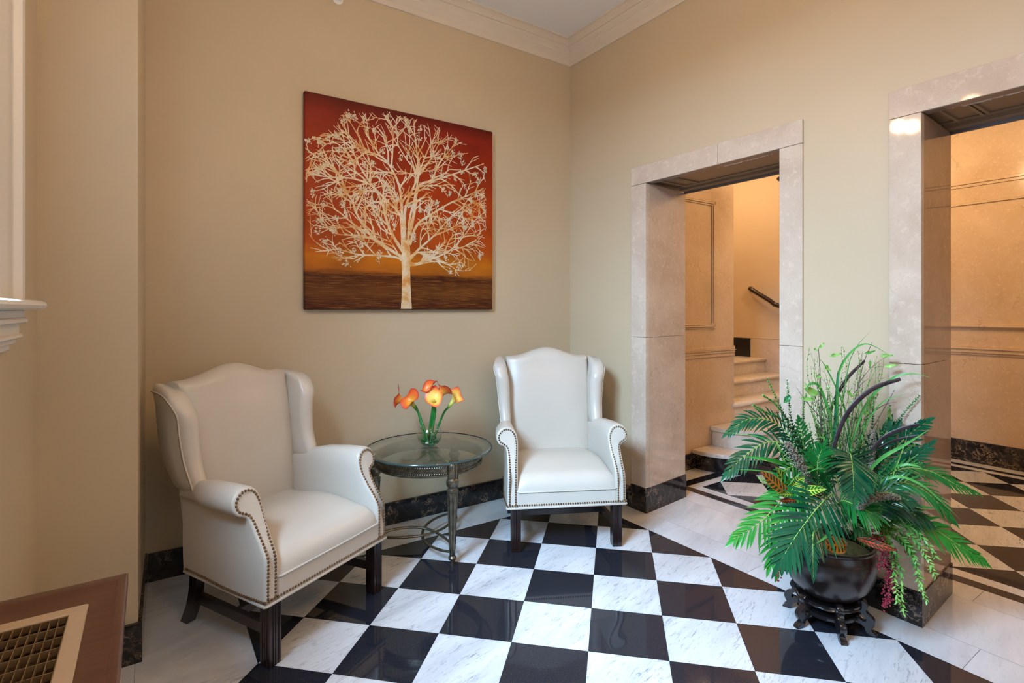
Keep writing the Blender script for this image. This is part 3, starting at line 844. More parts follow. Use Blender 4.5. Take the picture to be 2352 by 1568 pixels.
def wing_ring(z, ins=0.0, zz=None):
    f_, b_, xo, xi = interp(W_DF, z) + ins, interp(W_DB, z) - ins * 0.5, interp(W_XO, z) - ins, interp(W_XI, z) + ins
    out = []
    w = (xo - xi) / 2; cx = (xo + xi) / 2
    xr = xo - 0.030 * smoothstep(0.7, 1.0, z) - 0.004   # rear leans in
    for k in range(13):          # rounded front roll, from inside to outside
        a = PI + PI * k / 12
        out.append((cx + w * math.cos(a), f_ + 0.034 + 0.034 * math.sin(a)))
    out += [(lerp(xo, xr, 0.4), lerp(f_ + 0.034, b_, 0.4)), (xr, b_ - 0.012), (lerp(xr, xi, 0.2), b_), (lerp(xr, xi, 0.75), b_), (xi, b_ - 0.02), (xi, lerp(f_, b_, 0.5))]
    return [(x, y, zz if zz is not None else z) for x, y in out]
def wdrop(y, z): return 0.052 * smoothstep(0.86, 1.0, z) * (1 - smoothstep(0.44, 0.64, y))
def make_wing(sx):
    m = MB()
    zs = [0.585, 0.60, 0.63, 0.66, 0.70, 0.74, 0.78, 0.82, 0.86, 0.90, 0.93, 0.955, 0.985]
    rings = [wing_ring(0.585, 0.012)] + [wing_ring(z) for z in zs[1:]]
    for k in range(1, 7):
        a = (PI / 2) * k / 6
        rings.append(wing_ring(0.985 + 0.015 * k / 6, 0.022 * (1 - math.cos(a)), 0.985 + 0.030 * math.sin(a)))
    # the top falls a little towards the front
    R2 = []
    for r in rings:
        R2.append([(x, y, z - wdrop(y, z)) for x, y, z in r])
    m.loft(R2)
    return mirror(m, sx)
def wing_edge(sx, ins=0.002):
    out = []
    for z in [0.60 + 0.0125 * k for k in range(32)]:
        r = wing_ring(z)
        p = r[11]; out.append((sx * (p[0] + 0.001), p[1] + 0.001, z - wdrop(p[1], z)))
    out = [q_ for q_ in out if q_[2] < 0.93]
    r = wing_ring(0.982)
    for k in (12, 13, 14):
        out.append((sx * (r[k][0] + 0.0015), r[k][1], 0.984 - wdrop(r[k][1], 0.984)))
    out = [tuple(v_) for v_ in spline(out[:-3:3] + out[-3:], 4)]
    return out
def crest(x): return 1.022 + 0.056 * (math.cos(PI * min(1, abs(x) / 0.235)) * 0.5 + 0.5) 
def make_back():
    m = MB(); rings = []
    n = 29
    for k in range(n):
        s_ = -1 + 2 * k / (n - 1); s_ = math.copysign(1 - (1 - abs(s_)) ** 1.25, s_) if False else s_
        x = 0.272 * s_; zt = crest(x); e = abs(s_) ** 6
        bulge = 0.026 * (1 - abs(s_) ** 2.5)
        fr = []
        for z in (0.36, 0.42, 0.50, 0.60, 0.70, 0.80, 0.88, 0.94, 0.985):
            d = interp([(0.36, 0.520), (0.50, 0.520), (0.70, 0.535), (0.88, 0.560), (1.0, 0.590)], z)
            d -= bulge * math.sin(PI * min(1, max(0, (z - 0.33) / 0.75))) ** 0.7
            d += 0.020 * e
            fr.append((x * (1 if z > 0.5 else 1), d, z))
        dz = zt - 0.985
        c0 = fr[-1][1]; c1 = 0.722
        # crest roll
        for a in range(1, 12):
            an = PI * a / 12
            cx = (c0 + c1) / 2; rx = (c1 - c0) / 2
            fr.append((x, cx - rx * math.cos(an), 0.985 + dz * math.sin(an) ** 0.75))
        for z, d in ((0.985, 0.722), (0.85, 0.695), (0.70, 0.650), (0.56, 0.585), (0.40, 0.555), (0.243, 0.540)): fr.append((x * lerp(1.06, 0.98, smoothstep(0.6, 0.9, z)), d, z))
        fr.append((x * 1.06, 0.528, 0.243))
        rings.append(fr)
    m.loft(rings)
    return m
def make_seat():
    m = MB(); rings = []; n = 25
    for k in range(n):
        s_ = -1 + 2 * k / (n - 1); hx = 0.288
        x = hx * s_; e = (1 - abs(s_) ** 5) ** 0.5 if abs(s_) < 1 else 0.0
        prof_ = []
        for j in range(19):
            t = j / 18
            # 0..0.4: front face rising, then over the crown to the back
            if t < 0.42:
                a = (PI / 2) * t / 0.42
                d = 0.072 - 0.080 * math.cos(a); z = 0.330 + 0.098 * math.sin(a)
            else:
                u_ = (t - 0.42) / 0.58
                d = lerp(0.072, 0.53, u_); z = 0.428 + 0.034 * math.sin(PI * min(1, u_ * 1.25 + 0.0) * 0.8) - 0.012 * u_
            xs = x * (1 - 0.035 * smoothstep(0, 0.10, d))
            prof_.append((xs, d + 0.012 * (1 - e) * (1 if t < 0.42 else 0), 0.330 + (z - 0.330) * (0.80 + 0.20 * e) - 0.02 * (1 - e)))
        prof_ += [(x, 0.53, 0.29), (x, 0.012, 0.318)]
        rings.append(prof_)
    m.loft(rings)
    return m
CH = []
def make_chair(label):
    t = thing('wingback_chair', label, 'armchair', group='cream leather wingback chairs')
    make_seat().build('seat_cushion', M['leather'], t, 50)
    make_back().build('backrest', M['leather'], t, 60)
    for sx in (-1, 1):
        make_arm(sx).build('arm', M['leather'], t, 60)
        wg = make_wing(sx).build('wing', M['leather'], t, 60)
        m = MB(); m.tube(wing_edge(sx), 0.0036, 6); m.build('piping', M['welt'], wg)
        m = MB(); e = [(x + sx * 0.0025, y + 0.005, z) for x, y, z in wing_edge(sx)]; nails(m, e, 0.0075, 0.0026); m.build('nailhead_trim', M['brass'], wg)
        m = MB(); p = [(sx * x, y, z) for x, y, z in nail_path_arm()]; nails(m, p); m.build('nailhead_trim', M['brass'], t)
        m = MB()
        nails(m, [(sx * (0.3375 - 0.034 * smoothstep(0.12, 0.55, d)), d, 0.259) for d in [0.004 + 0.02 * k for k in range(27)]])
        m.build('nailhead_trim', M['brass'], t)
    m = MB(); m.box(-0.281, 0.281, -0.004, 0.06, 0.243, 0.330, 0.006); m.build('seat_rail', M['leather'], t)
    m = MB(); m.tube([(-0.280, 0.004, 0.332), (-0.27, -0.006, 0.331), (0.27, -0.006, 0.331), (0.280, 0.004, 0.332)], 0.0048, 8); m.build('welt', M['welt'], t)
    m = MB(); nails(m, [(-0.335, -0.004, 0.259), (0.335, -0.004, 0.259)]); m.build('nailhead_trim', M['brass'], t)
    m = MB()
    m.tube([(-0.338, 0.0, 0.244), (-0.330, -0.005, 0.244), (0.330, -0.005, 0.244), (0.338, 0.0, 0.244), (0.302, 0.53, 0.244), (-0.302, 0.53, 0.244)], 0.0055, 8, loop=True)
    m.build('base_piping', M['welt'], t)
    for sx in (-1, 1):       # front legs: square with three flutes cut in the outer faces
        o_ = [(-0.026, -0.026), (-0.017, -0.026), (-0.015, -0.023), (-0.010, -0.023), (-0.008, -0.026), (-0.002, -0.026), (0, -0.023), (0.002, -0.026), (0.008, -0.026), (0.010, -0.023), (0.015, -0.023), (0.017, -0.026), (0.026, -0.026),
              (0.026, -0.017), (0.023, -0.015), (0.023, -0.010), (0.026, -0.008), (0.026, -0.002), (0.023, 0), (0.026, 0.002), (0.026, 0.008), (0.023, 0.010), (0.023, 0.015), (0.026, 0.017), (0.026, 0.026), (-0.026, 0.026)]
        m = MB(); m.loft([[(x * k, y * k, z) for x, y in o_] for z, k in ((0.0, 0.88), (0.004, 0.97), (0.02, 1.0), (0.243, 1.0))])
        if sx < 0: mirror(m, -1)
        m.xf(Matrix.Translation((sx * 0.286, 0.030, 0))); m.build('leg', M['mahogany'], t, 25)
    for sx in (-1, 1):       # raked rear legs
        m = MB(); pts_ = spline([(0.262, 0.505, 0.245), (0.262, 0.510, 0.17), (0.258, 0.535, 0.09), (0.252, 0.585, 0.0)], 5)
        m.loft([[(p[0] + a, p[1] + b_, p[2]) for a, b_ in ((-0.019, -0.022), (0.019, -0.022), (0.019, 0.022), (-0.019, 0.022))] for p in pts_])
        mirror(m, sx).build('leg', M['mahogany'], t, 30)
    for sx in (-1, 1):
        m = MB(); m.loft([[(x + a, y, 0.125 + b_) for a, b_ in ((-0.011, -0.020), (0.011, -0.020), (0.011, 0.020), (-0.011, 0.020))] for x, y in ((0.282, 0.05), (0.258, 0.515))])
        mirror(m, sx).build('stretcher', M['mahogany'], t, 30)
    m = MB(); m.box(-0.265, 0.265, 0.24, 0.262, 0.107, 0.143, 0.002); m.build('stretcher', M['mahogany'], t, 30)
    return t
def dup(root, label):
    r = root.copy(); COL.objects.link(r); r['label'] = label
    for ch in list(root.children):
        c = ch.copy(); COL.objects.link(c); c.parent = r
        for g in ch.children:
            d = g.copy(); COL.objects.link(d); d.parent = c
    return r
ch1 = make_chair('cream leather wingback armchair in the foreground, left of the glass table')
ch2 = dup(ch1, 'cream leather wingback armchair in the room corner beside the narrow doorway')
ch1.location = (-2.053, -0.8775, 0); ch1.rotation_euler = (0, 0, math.atan2(0.48934, 0.87209))
ch2.location = (-0.7805, -0.894, 0); ch2.rotation_euler = (0, 0, math.atan2(-0.45815, 0.88888))

# ------------------------------------------------------------------ round glass table
TX, TY = -1.378, -0.388
tb = thing('side_table', 'round glass-topped side table with three fluted pewter legs between the armchairs', 'table', (TX, TY, 0))
m = MB(); m.lathe([(0.0, 0.540), (0.352, 0.540), (0.3535, 0.541), (0.3535, 0.549), (0.348, 0.552), (0.0, 0.552)], 96)
m.build('glass_top', M['tableglass'], tb, 30)
m = MB(); rr_ = [(0.3528, 0.5398), (0.358, 0.5415), (0.360, 0.546), (0.358, 0.5505), (0.3528, 0.5522)]
m.loft([[((r * math.cos(2 * PI * k / 96)), (r * math.sin(2 * PI * k / 96)), z) for k in range(96)] for r, z in rr_], cap=False); m.build('glass_edge', M['glassedge'], tb, 60)
LEGR = 0.300
legang = [R(-92), R(34), R(155)]
legprof = [(0.0105, 0.0), (0.0115, 0.022), (0.0120, 0.026), (0.0185, 0.030), (0.0215, 0.038), (0.0185, 0.046), (0.0135, 0.050), (0.0155, 0.054), (0.0155, 0.078), (0.0165, 0.081), (0.0168, 0.09), (0.0285, 0.352), (0.0290, 0.372), (0.0275, 0.380), (0.0305, 0.384), (0.0305, 0.392), (0.024, 0.397), (0.0225, 0.405), (0.030, 0.415), (0.0335, 0.432), (0.031, 0.446), (0.0245, 0.453), (0.0265, 0.458), (0.0255, 0.463), (0.0255, 0.525), (0.022, 0.531), (0.012, 0.5395)]
def flute(t, z):
    if 0.10 < z < 0.365:
        a = (t * 10) % 1.0; return 1 - 0.16 * max(0, math.sin(PI * a)) ** 0.7
    return 1
lp = []
for (r0, z0), (r1, z1) in zip(legprof, legprof[1:]):
    if z0 == 0.09:
        lp += [(lerp(r0, r1, k / 8), lerp(z0, z1, k / 8)) for k in range(8)]
    else: lp.append((r0, z0))
lp.append(legprof[-1])
for a in legang:
    m = MB(); m.lathe(lp, 60, (LEGR * math.cos(a), LEGR * math.sin(a), 0), flute); m.build('leg', M['pewter'], tb, 32)
m = MB()
pr = [(0.287, 0.466), (0.298, 0.464), (0.302, 0.468), (0.302, 0.474), (0.294, 0.478), (0.294, 0.516), (0.302, 0.520), (0.302, 0.527), (0.297, 0.530), (0.287, 0.528)]
m.loft([[(r * math.cos(2 * PI * k / 120), r * math.sin(2 * PI * k / 120), z) for r, z in pr] for k in range(120)], cap=False, loop=True)
ap = m.build('apron_ring', M['pewter'], tb, 32)
for zc in (0.4805, 0.514):      # twisted rope edges
    m = MB()
    for k in range(150):
        a = 2 * PI * k / 150; c = Vector((0.2975 * math.cos(a), 0.2975 * math.sin(a), zc)); tn = Vector((-math.sin(a), math.cos(a), 0))
        d = (tn + Vector((0, 0, 0.9))).normalized()
        m.tube([c - d * 0.0062, c - d * 0.003, c + d * 0.003, c + d * 0.0062], [0.0015, 0.0036, 0.0036, 0.0015], 6)
    m.build('rope_moulding', M['pewter'], ap)
m = MB()
for zc in (0.491, 0.503):
    for k in range(110):
        a = 2 * PI * (k + (0.5 if zc > 0.5 else 0)) / 110; m.ball((0.2945 * math.cos(a), 0.2945 * math.sin(a), zc), 0.0027, 6, 4)
m.build('bead_moulding', M['pewter'], ap)
for i in range(3):               # each stretcher bows in towards the middle between two legs
    a0, a1 = legang[i], legang[(i + 1) % 3]
    if a1 < a0: a1 += 2 * PI
    p0 = Vector((LEGR * math.cos(a0), LEGR * math.sin(a0), 0.068)); p1 = Vector((LEGR * math.cos(a1), LEGR * math.sin(a1), 0.068))
    mid_ = (p0 + p1) / 2; inw = Vector((-mid_.x, -mid_.y, 0)).normalized()
    pts_ = []
    for k in range(25):
        t = k / 24; e = math.sin(PI * t) ** 0.62
        pts_.append(p0.lerp(p1, 0.5 + (t - 0.5) * (1 - 0.10 * math.sin(PI * t))) + inw * (0.175 * e) + Vector((0, 0, 0.006 * (i - 1) * math.sin(PI * t) + 0.010 * (i - 1) * (math.sin(2 * PI * t)))))
    m = MB(); m.tube(pts_, 0.0085, 8, flat=0.8); m.build('stretcher', M['pewter'], tb)

# ------------------------------------------------------------------ vase with calla lilies
VX, VY, VZ = -1.372, -0.377, 0.5522
vs = thing('glass_vase', 'small round clear glass bowl of water and green stones on the glass table', 'vase', (VX, VY, VZ))
VR = 0.072
op = [(VR * math.sin(a), VR + 0.0 - VR * math.cos(a)) for a in [PI * (0.13 + 0.66 * k / 22) for k in range(23)]]
zb = op[0][1]
op = [(0.0, 0.0), (op[0][0], 0.0)] + [(r, z - zb) for r, z in op]
top = op[-1]
ip = [(r * 0.965, z + (0.004 if z < 0.01 else 0)) for r, z in op[::-1]]
ip[-1] = (0.0, 0.005)
m = MB(); m.lathe(op + [(top[0] + 0.001, top[1] + 0.002)] + ip, 40); m.build('bowl', M['glass'], vs, 60)
wz = 0.052
wp = [(0.0, 0.0055)] + [(r * 0.955, z + 0.001) for r, z in op[1:] if 0.006 < z < wz]
wp += [(wp[-1][0] * 1.01, wz), (0.0, wz)]
m = MB(); m.lathe(wp, 40); m.build('water', M['water'], vs, 40)
M['greenstone'] = NT('green_glass_stone').set(col=(0.02, 0.20, 0.05), rough=0.06, spec=0.8, trans=0.0).m
M['leafbit'] = speckled('green_leaf_in_vase', (0.015, 0.15, 0.03), (0.05, 0.30, 0.06), 20, 0.3)
M['palestone'] = plain('pale_stone', (0.66, 0.60, 0.50), 0.3)
m = MB(); rg = random.Random(5)
for k in range(44):
    a = rg.uniform(0, 2 * PI); r_ = rg.uniform(0.005, 0.052) ; z = rg.uniform(0.012, 0.030)
    r_ = min(r_, math.sqrt(max(0.0001, VR ** 2 - (VR - zb - z) ** 2)) * 0.80)
    m.mi = 1 if k % 9 == 0 else 0
    m.ball((r_ * math.cos(a), r_ * math.sin(a), z), rg.uniform(0.006, 0.010), 7, 5, (rg.uniform(0.7, 1.3), rg.uniform(0.7, 1.3), 0.7))
o = m.build('glass_stones', [M['greenstone'], M['palestone']], vs); o['kind'] = 'stuff'
for a, z0 in ((0.4, 0.018), (2.0, 0.016), (3.3, 0.020), (4.6, 0.017), (5.5, 0.02), (1.2, 0.02)):
    m = MB(); n = 9
    for sgn in (0,):
        rows = []
        for k in range(n + 1):
            t = k / n; w_ = 0.019 * math.sin(PI * min(1, 0.08 + t * 0.92)) ; r_ = 0.050 - 0.018 * math.cos(t * PI * 0.9); z = z0 + 0.004 + 0.028 * t
            aa = a + 0.35 * t
            rows.append([(r_ * math.cos(aa + s_ * w_ / 0.05), r_ * math.sin(aa + s_ * w_ / 0.05), z - abs(s_) * 0.002) for s_ in (-1, 0, 1)])
        m.loft(rows, closed=False)
    m.build('leaf', M['leafbit'], vs, 60)
DV = (Vector((VX, VY, 0)) - CAM).dot(FWD)
def px(u, v, dep):
    return CAM + (FWD + RGT * ((u - 1176) / FPX) + Vector((0, 0, (HZ - v) / FPX))) * dep
M['petal'] = grad_mat('orange_calla_petal', [(0.0, (0.03, 0.22, 0.02)), (0.16, (0.20, 0.42, 0.04)), (0.32, (0.80, 0.62, 0.10)), (0.54, (0.84, 0.34, 0.04)), (0.74, (0.80, 0.13, 0.02)), (1.0, (0.55, 0.02, 0.02))], 0.4, noise=0.12)
M['petaly'] = grad_mat('yellow_calla_petal', [(0.0, (0.04, 0.26, 0.02)), (0.14, (0.35, 0.52, 0.06)), (0.34, (0.86, 0.76, 0.20)), (0.66, (0.88, 0.60, 0.12)), (0.84, (0.86, 0.24, 0.05)), (1.0, (0.74, 0.05, 0.05))], 0.4, noise=0.12)
M['petalred'] = grad_mat('red_calla_petal', [(0.0, (0.05, 0.2, 0.02)), (0.3, (0.6, 0.2, 0.03)), (0.6, (0.45, 0.04, 0.015)), (1.0, (0.32, 0.015, 0.012))], 0.4)
M['callastem'] = grad_mat('green_calla_stem', [(0.0, (0.008, 0.10, 0.015)), (0.7, (0.012, 0.16, 0.02)), (1.0, (0.05, 0.26, 0.03))], 0.35)
M['spadix'] = plain('yellow_spadix', (0.80, 0.45, 0.03), 0.6)
def calla(label, head, face, ln=0.105, flare=0.036, roll=0.0, pet='petal', foot=(0, 0), dep=0.0, stem_r=0.0062):
    """head = pixel of the throat, face = direction (right, up, toward viewer) the mouth opens to."""
    t = thing('calla_lily', label, 'flower', (VX, VY, VZ), 0, 'calla lilies in the glass bowl')
    org = Vector((VX, VY, VZ))
    hp = px(head[0], head[1], DV + dep) - org
    ax_ = (RGT * face[0] + Vector((0, 0, 1)) * face[1] - FWD * face[2]).normalized()
    base = hp - ax_ * ln * 0.62
    f0 = Vector((foot[0], foot[1], 0.012))
    p1 = f0.lerp(base, 0.45) + Vector((0, 0, 0.030)) - ax_ * 0.0
    pts_ = spline([f0, (f0.x * 0.5 + p1.x * 0.5, f0.y * 0.5 + p1.y * 0.5, p1.z * 0.55), base - ax_ * 0.045, base], 7)
    m = MB(); rings = []; N = len(pts_)
    m0 = MB()
    m0.tube(pts_, [lerp(stem_r, stem_r * 1.0, k / (N - 1)) for k in range(N)], 8)
    m0.vals = [min(1, max(0, v_[2] / max(0.01, base.z))) for v_ in m0.v]
    m0.build('stem', M['callastem'], t, 60, attr='grad')
    u_ = ax_.orthogonal().normalized()
    side = Vector((0, 0, 1)) - ax_ * ax_.z
    u_ = side.normalized() if side.length > 0.05 else u_
    u_ = Matrix.Rotation(roll, 3, ax_) @ u_; w_ = ax_.cross(u_)
    m = MB(); nt, na = 14, 28; rows = []
    for i in range(nt + 1):
        tt = i / nt; row = []
        for k in range(na + 1):
            th = -PI * 1.10 + 2.2 * PI * k / na      # overlaps itself like a rolled spathe
            lip = (math.cos(th) * 0.5 + 0.5)           # 1 at the long pointed side
            s_ = max(0, (tt - 0.45) / 0.55)
            r_ = 0.0068 + 0.0145 * tt ** 1.15 + 1.28 * flare * s_ ** 1.7 * (0.78 + 0.34 * lip)
            h = ln * tt * (0.80 + 0.22 * lip) 
            tip = math.exp(-(th / 0.22) ** 2) * max(0, tt - 0.80) / 0.20
            h -= 0.016 * s_ ** 3 * (1 - 0.5 * lip)
            r_ += 0.015 * tip; h += 0.004 * tip
            wob = 0.011 * math.sin(3 * th + roll * 5) * s_ ** 2
            r_ *= 1 + (0.05 * (k / na - 0.5)) + 0.13 * s_ ** 2 * math.sin(2 * th + 1.3 + roll * 3)
            m.av = min(1.0, tt * 0.86 + (0.14 if tt > 0.97 else 0) + 0.12 * tip)
            row.append(m.vert(base + ax_ * (h + wob) + u_ * (r_ * math.cos(th)) + w_ * (r_ * math.sin(th))))
        rows.append(row)
    for a, b_ in zip(rows, rows[1:]):
        for k in range(na): m.face((a[k], a[k + 1], b_[k + 1], b_[k]))
    m.build('spathe', M[pet], t, 70, attr='grad')
    m = MB(); m.tube([base + ax_ * (ln * s_) for s_ in (0.25, 0.4, 0.55, 0.66)], [0.004, 0.0042, 0.004, 0.0022], 8); m.build('spadix', M['spadix'], t)
    return t
calla('orange calla lily leaning furthest left in the glass bowl, pointing away', (917, 916), (-0.90, 0.48, 0.05), 0.110, 0.026, 0.3, 'petal', (-0.018, -0.010), 0.025)
calla('orange calla lily with open mouth, second from left and in front', (943, 921), (-0.40, 0.80, 0.42), 0.090, 0.027, 0.6, 'petal', (-0.012, -0.020), -0.03)
calla('tallest orange calla lily at the top of the glass bowl bunch', (983, 893), (-0.22, 0.95, 0.25), 0.100, 0.025, -0.5, 'petal', (0.0, 0.012), 0.01)
calla('red-rimmed yellow calla lily facing front at the centre of the bunch', (997, 917), (0.0, 0.84, 0.50), 0.085, 0.030, 0.0, 'petaly', (0.002, -0.012), -0.05)
calla('orange calla lily opening to the right, behind the front yellow bloom', (1017, 898), (0.42, 0.92, -0.02), 0.125, 0.026, 0.9, 'petal', (0.012, 0.006), 0.0)
calla('deep red calla lily half hidden behind the middle blooms', (1003, 900), (0.12, 0.85, -0.35), 0.095, 0.026, 2.0, 'petalred', (0.006, 0.018), 0.04)
calla('pale yellow calla lily with red tip leaning furthest right', (1046, 914), (0.62, 0.80, 0.10), 0.110, 0.022, -0.9, 'petaly', (0.018, 0.0), 0.0)
# ------------------------------------------------------------------ black lacquer plant stand
SX, SY = -0.287, -2.032
M['lacquer'] = plain('black_lacquer', (0.012, 0.010, 0.011), 0.16, 0.0, coat=0.4, coatr=0.08)
sd = thing('plant_stand', 'low black lacquered plant stand with scrolled legs under the dark pot', 'plant stand', (SX, SY, 0))
m = MB(); m.lathe([(0.0, 0.098), (0.095, 0.098), (0.118, 0.096), (0.124, 0.098), (0.126, 0.102), (0.123, 0.106), (0.126, 0.110), (0.126, 0.116), (0.122, 0.1175), (0.116, 0.1158), (0.0, 0.1155)], 48); m.build('top_ring', M['lacquer'], sd, 35)
m = MB(); m.lathe([(0.080, 0.050), (0.108, 0.048), (0.113, 0.052), (0.113, 0.062), (0.108, 0.066), (0.080, 0.064)], 48)
m.build('lower_ring', M['lacquer'], sd, 35)
legside = spline([(0.100, 0.122), (0.122, 0.136), (0.140, 0.130), (0.146, 0.112), (0.138, 0.098), (0.146, 0.084), (0.165, 0.070), (0.171, 0.052), (0.163, 0.034), (0.158, 0.020), (0.172, 0.010), (0.178, 0.0),
                  (0.152, 0.0), (0.138, 0.012), (0.134, 0.026), (0.118, 0.036), (0.104, 0.048), (0.106, 0.060), (0.118, 0.056), (0.130, 0.050), (0.140, 0.056), (0.136, 0.072), (0.118, 0.086), (0.104, 0.098)], 3)
for k in range(6):
    a = R(104 + 60 * k)
    m = MB()
    n0 = [(p[0], -0.0115 * s_, p[1]) for s_ in (1,) for p in legside]
    def off(w, ins):
        c = Vector((0.14, 0.07)); return [(p[0] + (c.x - p[0]) * ins, w, max(0.0, p[1] + (c.y - p[1]) * ins * (1 if p[1] > 0.004 else 0))) for p in legside]
    m.loft([off(-0.0125, 0.05), off(-0.0095, 0.0), off(0.0095, 0.0), off(0.0125, 0.05)])
    m.xf(Matrix.Rotation(a, 4, 'Z')); m.build('leg', M['lacquer'], sd, 35)

# ------------------------------------------------------------------ potted arrangement
pa = thing('potted_arrangement', 'large tropical foliage arrangement in a dark brown glazed pot by the marble pier', 'potted plant', (SX, SY, 0))
def potmat():
    t = NT('dark_brown_glaze').set(rough=0.27, coat=0.25, coatr=0.2)
    n = t.noise(t.coord((1, 1, 14)), 9, 5, 0.65, 0.4)
    t.col(t.ramp(n.outputs[0], [(0.42, (0.010, 0.007, 0.007)), (0.62, (0.030, 0.014, 0.010)), (0.78, (0.11, 0.045, 0.018))]))
    t.bump(n.outputs[0], 0.15, 0.002); return t.m
M['pot'] = potmat(); M['moss'] = speckled('dry_moss', (0.05, 0.06, 0.02), (0.16, 0.17, 0.07), 60, 0.9, bump=0.8)
pot = [(0.0, 0.116), (0.080, 0.116), (0.098, 0.122), (0.122, 0.143), (0.150, 0.175), (0.168, 0.212), (0.179, 0.252), (0.1815, 0.288), (0.1785, 0.316), (0.1725, 0.330), (0.170, 0.335), (0.174, 0.341), (0.176, 0.348), (0.172, 0.353), (0.163, 0.351), (0.160, 0.335), (0.160, 0.31), (0.160, 0.28), (0.0, 0.27)]
m = MB(); m.lathe(pot, 64); m.build('pot', M['pot'], pa, 50)
m = MB(); rg = random.Random(2); m.lathe([(0.160, 0.31), (0.12, 0.325), (0.06, 0.345), (0.0, 0.35)], 32); m.build('moss', M['moss'], pa)
DP = (Vector((SX, SY, 0)) - CAM).dot(FWD)
ORG = Vector((SX, SY, 0))
def P(u, v, dd=0.0):
    """point seen at pixel (u,v), dd metres behind (+) or in front (-) of the pot's axis; kept clear of the wall"""
    r = FWD + RGT * ((u - 1176) / FPX) + Vector((0, 0, (HZ - v) / FPX))
    dep = DP + dd
    p = CAM + r * dep
    if p.x > -0.035 and p.y > -2.33: p = CAM + r * ((-0.035 - CAM.x) / r.x)
    return p - ORG
def leafmat(name, c0, c1, rough=0.23, sc=9, **k):
    t = NT(name).set(rough=rough, spec=0.5, **k)
    n = t.noise(t.coord(), sc, 3)
    t.col(t.ramp(n.outputs[0], [(0.3, c0), (0.7, c1)])); return t.m
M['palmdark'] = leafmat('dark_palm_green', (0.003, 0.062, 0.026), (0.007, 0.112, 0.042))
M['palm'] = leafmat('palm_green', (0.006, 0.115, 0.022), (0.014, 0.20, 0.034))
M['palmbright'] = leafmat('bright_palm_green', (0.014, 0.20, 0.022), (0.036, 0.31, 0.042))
M['rachis'] = plain('pale_green_rachis', (0.26, 0.46, 0.08), 0.45)
M['box'] = leafmat('boxwood_green', (0.010, 0.13, 0.035), (0.030, 0.24, 0.060), 0.4, 25)
M['boxtip'] = leafmat('light_boxwood_green', (0.05, 0.30, 0.05), (0.12, 0.42, 0.09), 0.4, 25)
M['grass'] = leafmat('grass_green', (0.05, 0.30, 0.05), (0.12, 0.44, 0.10), 0.4, 12)
M['grassdark'] = leafmat('blue_green_blade', (0.012, 0.18, 0.08), (0.03, 0.30, 0.13), 0.4, 12)
M['lime'] = leafmat('pale_lime_leaf', (0.16, 0.42, 0.06), (0.30, 0.56, 0.14), 0.4, 15)
M['twig'] = speckled('brown_twig', (0.10, 0.065, 0.045), (0.22, 0.16, 0.13), 50, 0.7)
M['twiggreen'] = speckled('olive_twig', (0.12, 0.16, 0.05), (0.20, 0.22, 0.08), 50, 0.7)
M['pod'] = speckled('dark_purple_pod', (0.016, 0.010, 0.014), (0.060, 0.034, 0.042), 30, 0.42, bump=0.3)
M['seed'] = speckled('grey_brown_seed', (0.13, 0.105, 0.075), (0.32, 0.27, 0.20), 90, 0.8)
M['berry'] = speckled('crimson_berry', (0.20, 0.008, 0.024), (0.38, 0.03, 0.055), 40, 0.22)
M['berrydark'] = speckled('brick_red_berry', (0.25, 0.018, 0.012), (0.42, 0.04, 0.03), 40, 0.25)
M['vine'] = leafmat('fresh_vine_green', (0.06, 0.28, 0.04), (0.20, 0.46, 0.10), 0.4, 30)
def croton(name, dark, vein, f):
    t = NT(name).set(rough=0.30)
    at = t.n('ShaderNodeAttribute'); at.attribute_name = 'grad'
    n = t.noise(t.coord(), 60, 3)
    fac = t.math('ADD', at.outputs['Fac'], t.math('MULTIPLY', t.math('SUBTRACT', n.outputs[0], 0.5), 0.5))
    t.col(t.ramp(fac, [(f - 0.05, dark), (f + 0.05, vein)])); return t.m
M['crotonorange'] = croton('orange_croton', (0.012, 0.045, 0.02), (0.62, 0.17, 0.02), 0.18)
M['crotonyellow'] = croton('yellow_croton', (0.012, 0.14, 0.02), (0.56, 0.58, 0.05), 0.40)
M['crotonred'] = croton('red_croton', (0.020, 0.035, 0.015), (0.58, 0.05, 0.02), 0.45)
M['crotongold'] = croton('gold_croton', (0.03, 0.03, 0.01), (0.72, 0.25, 0.02), 0.10)

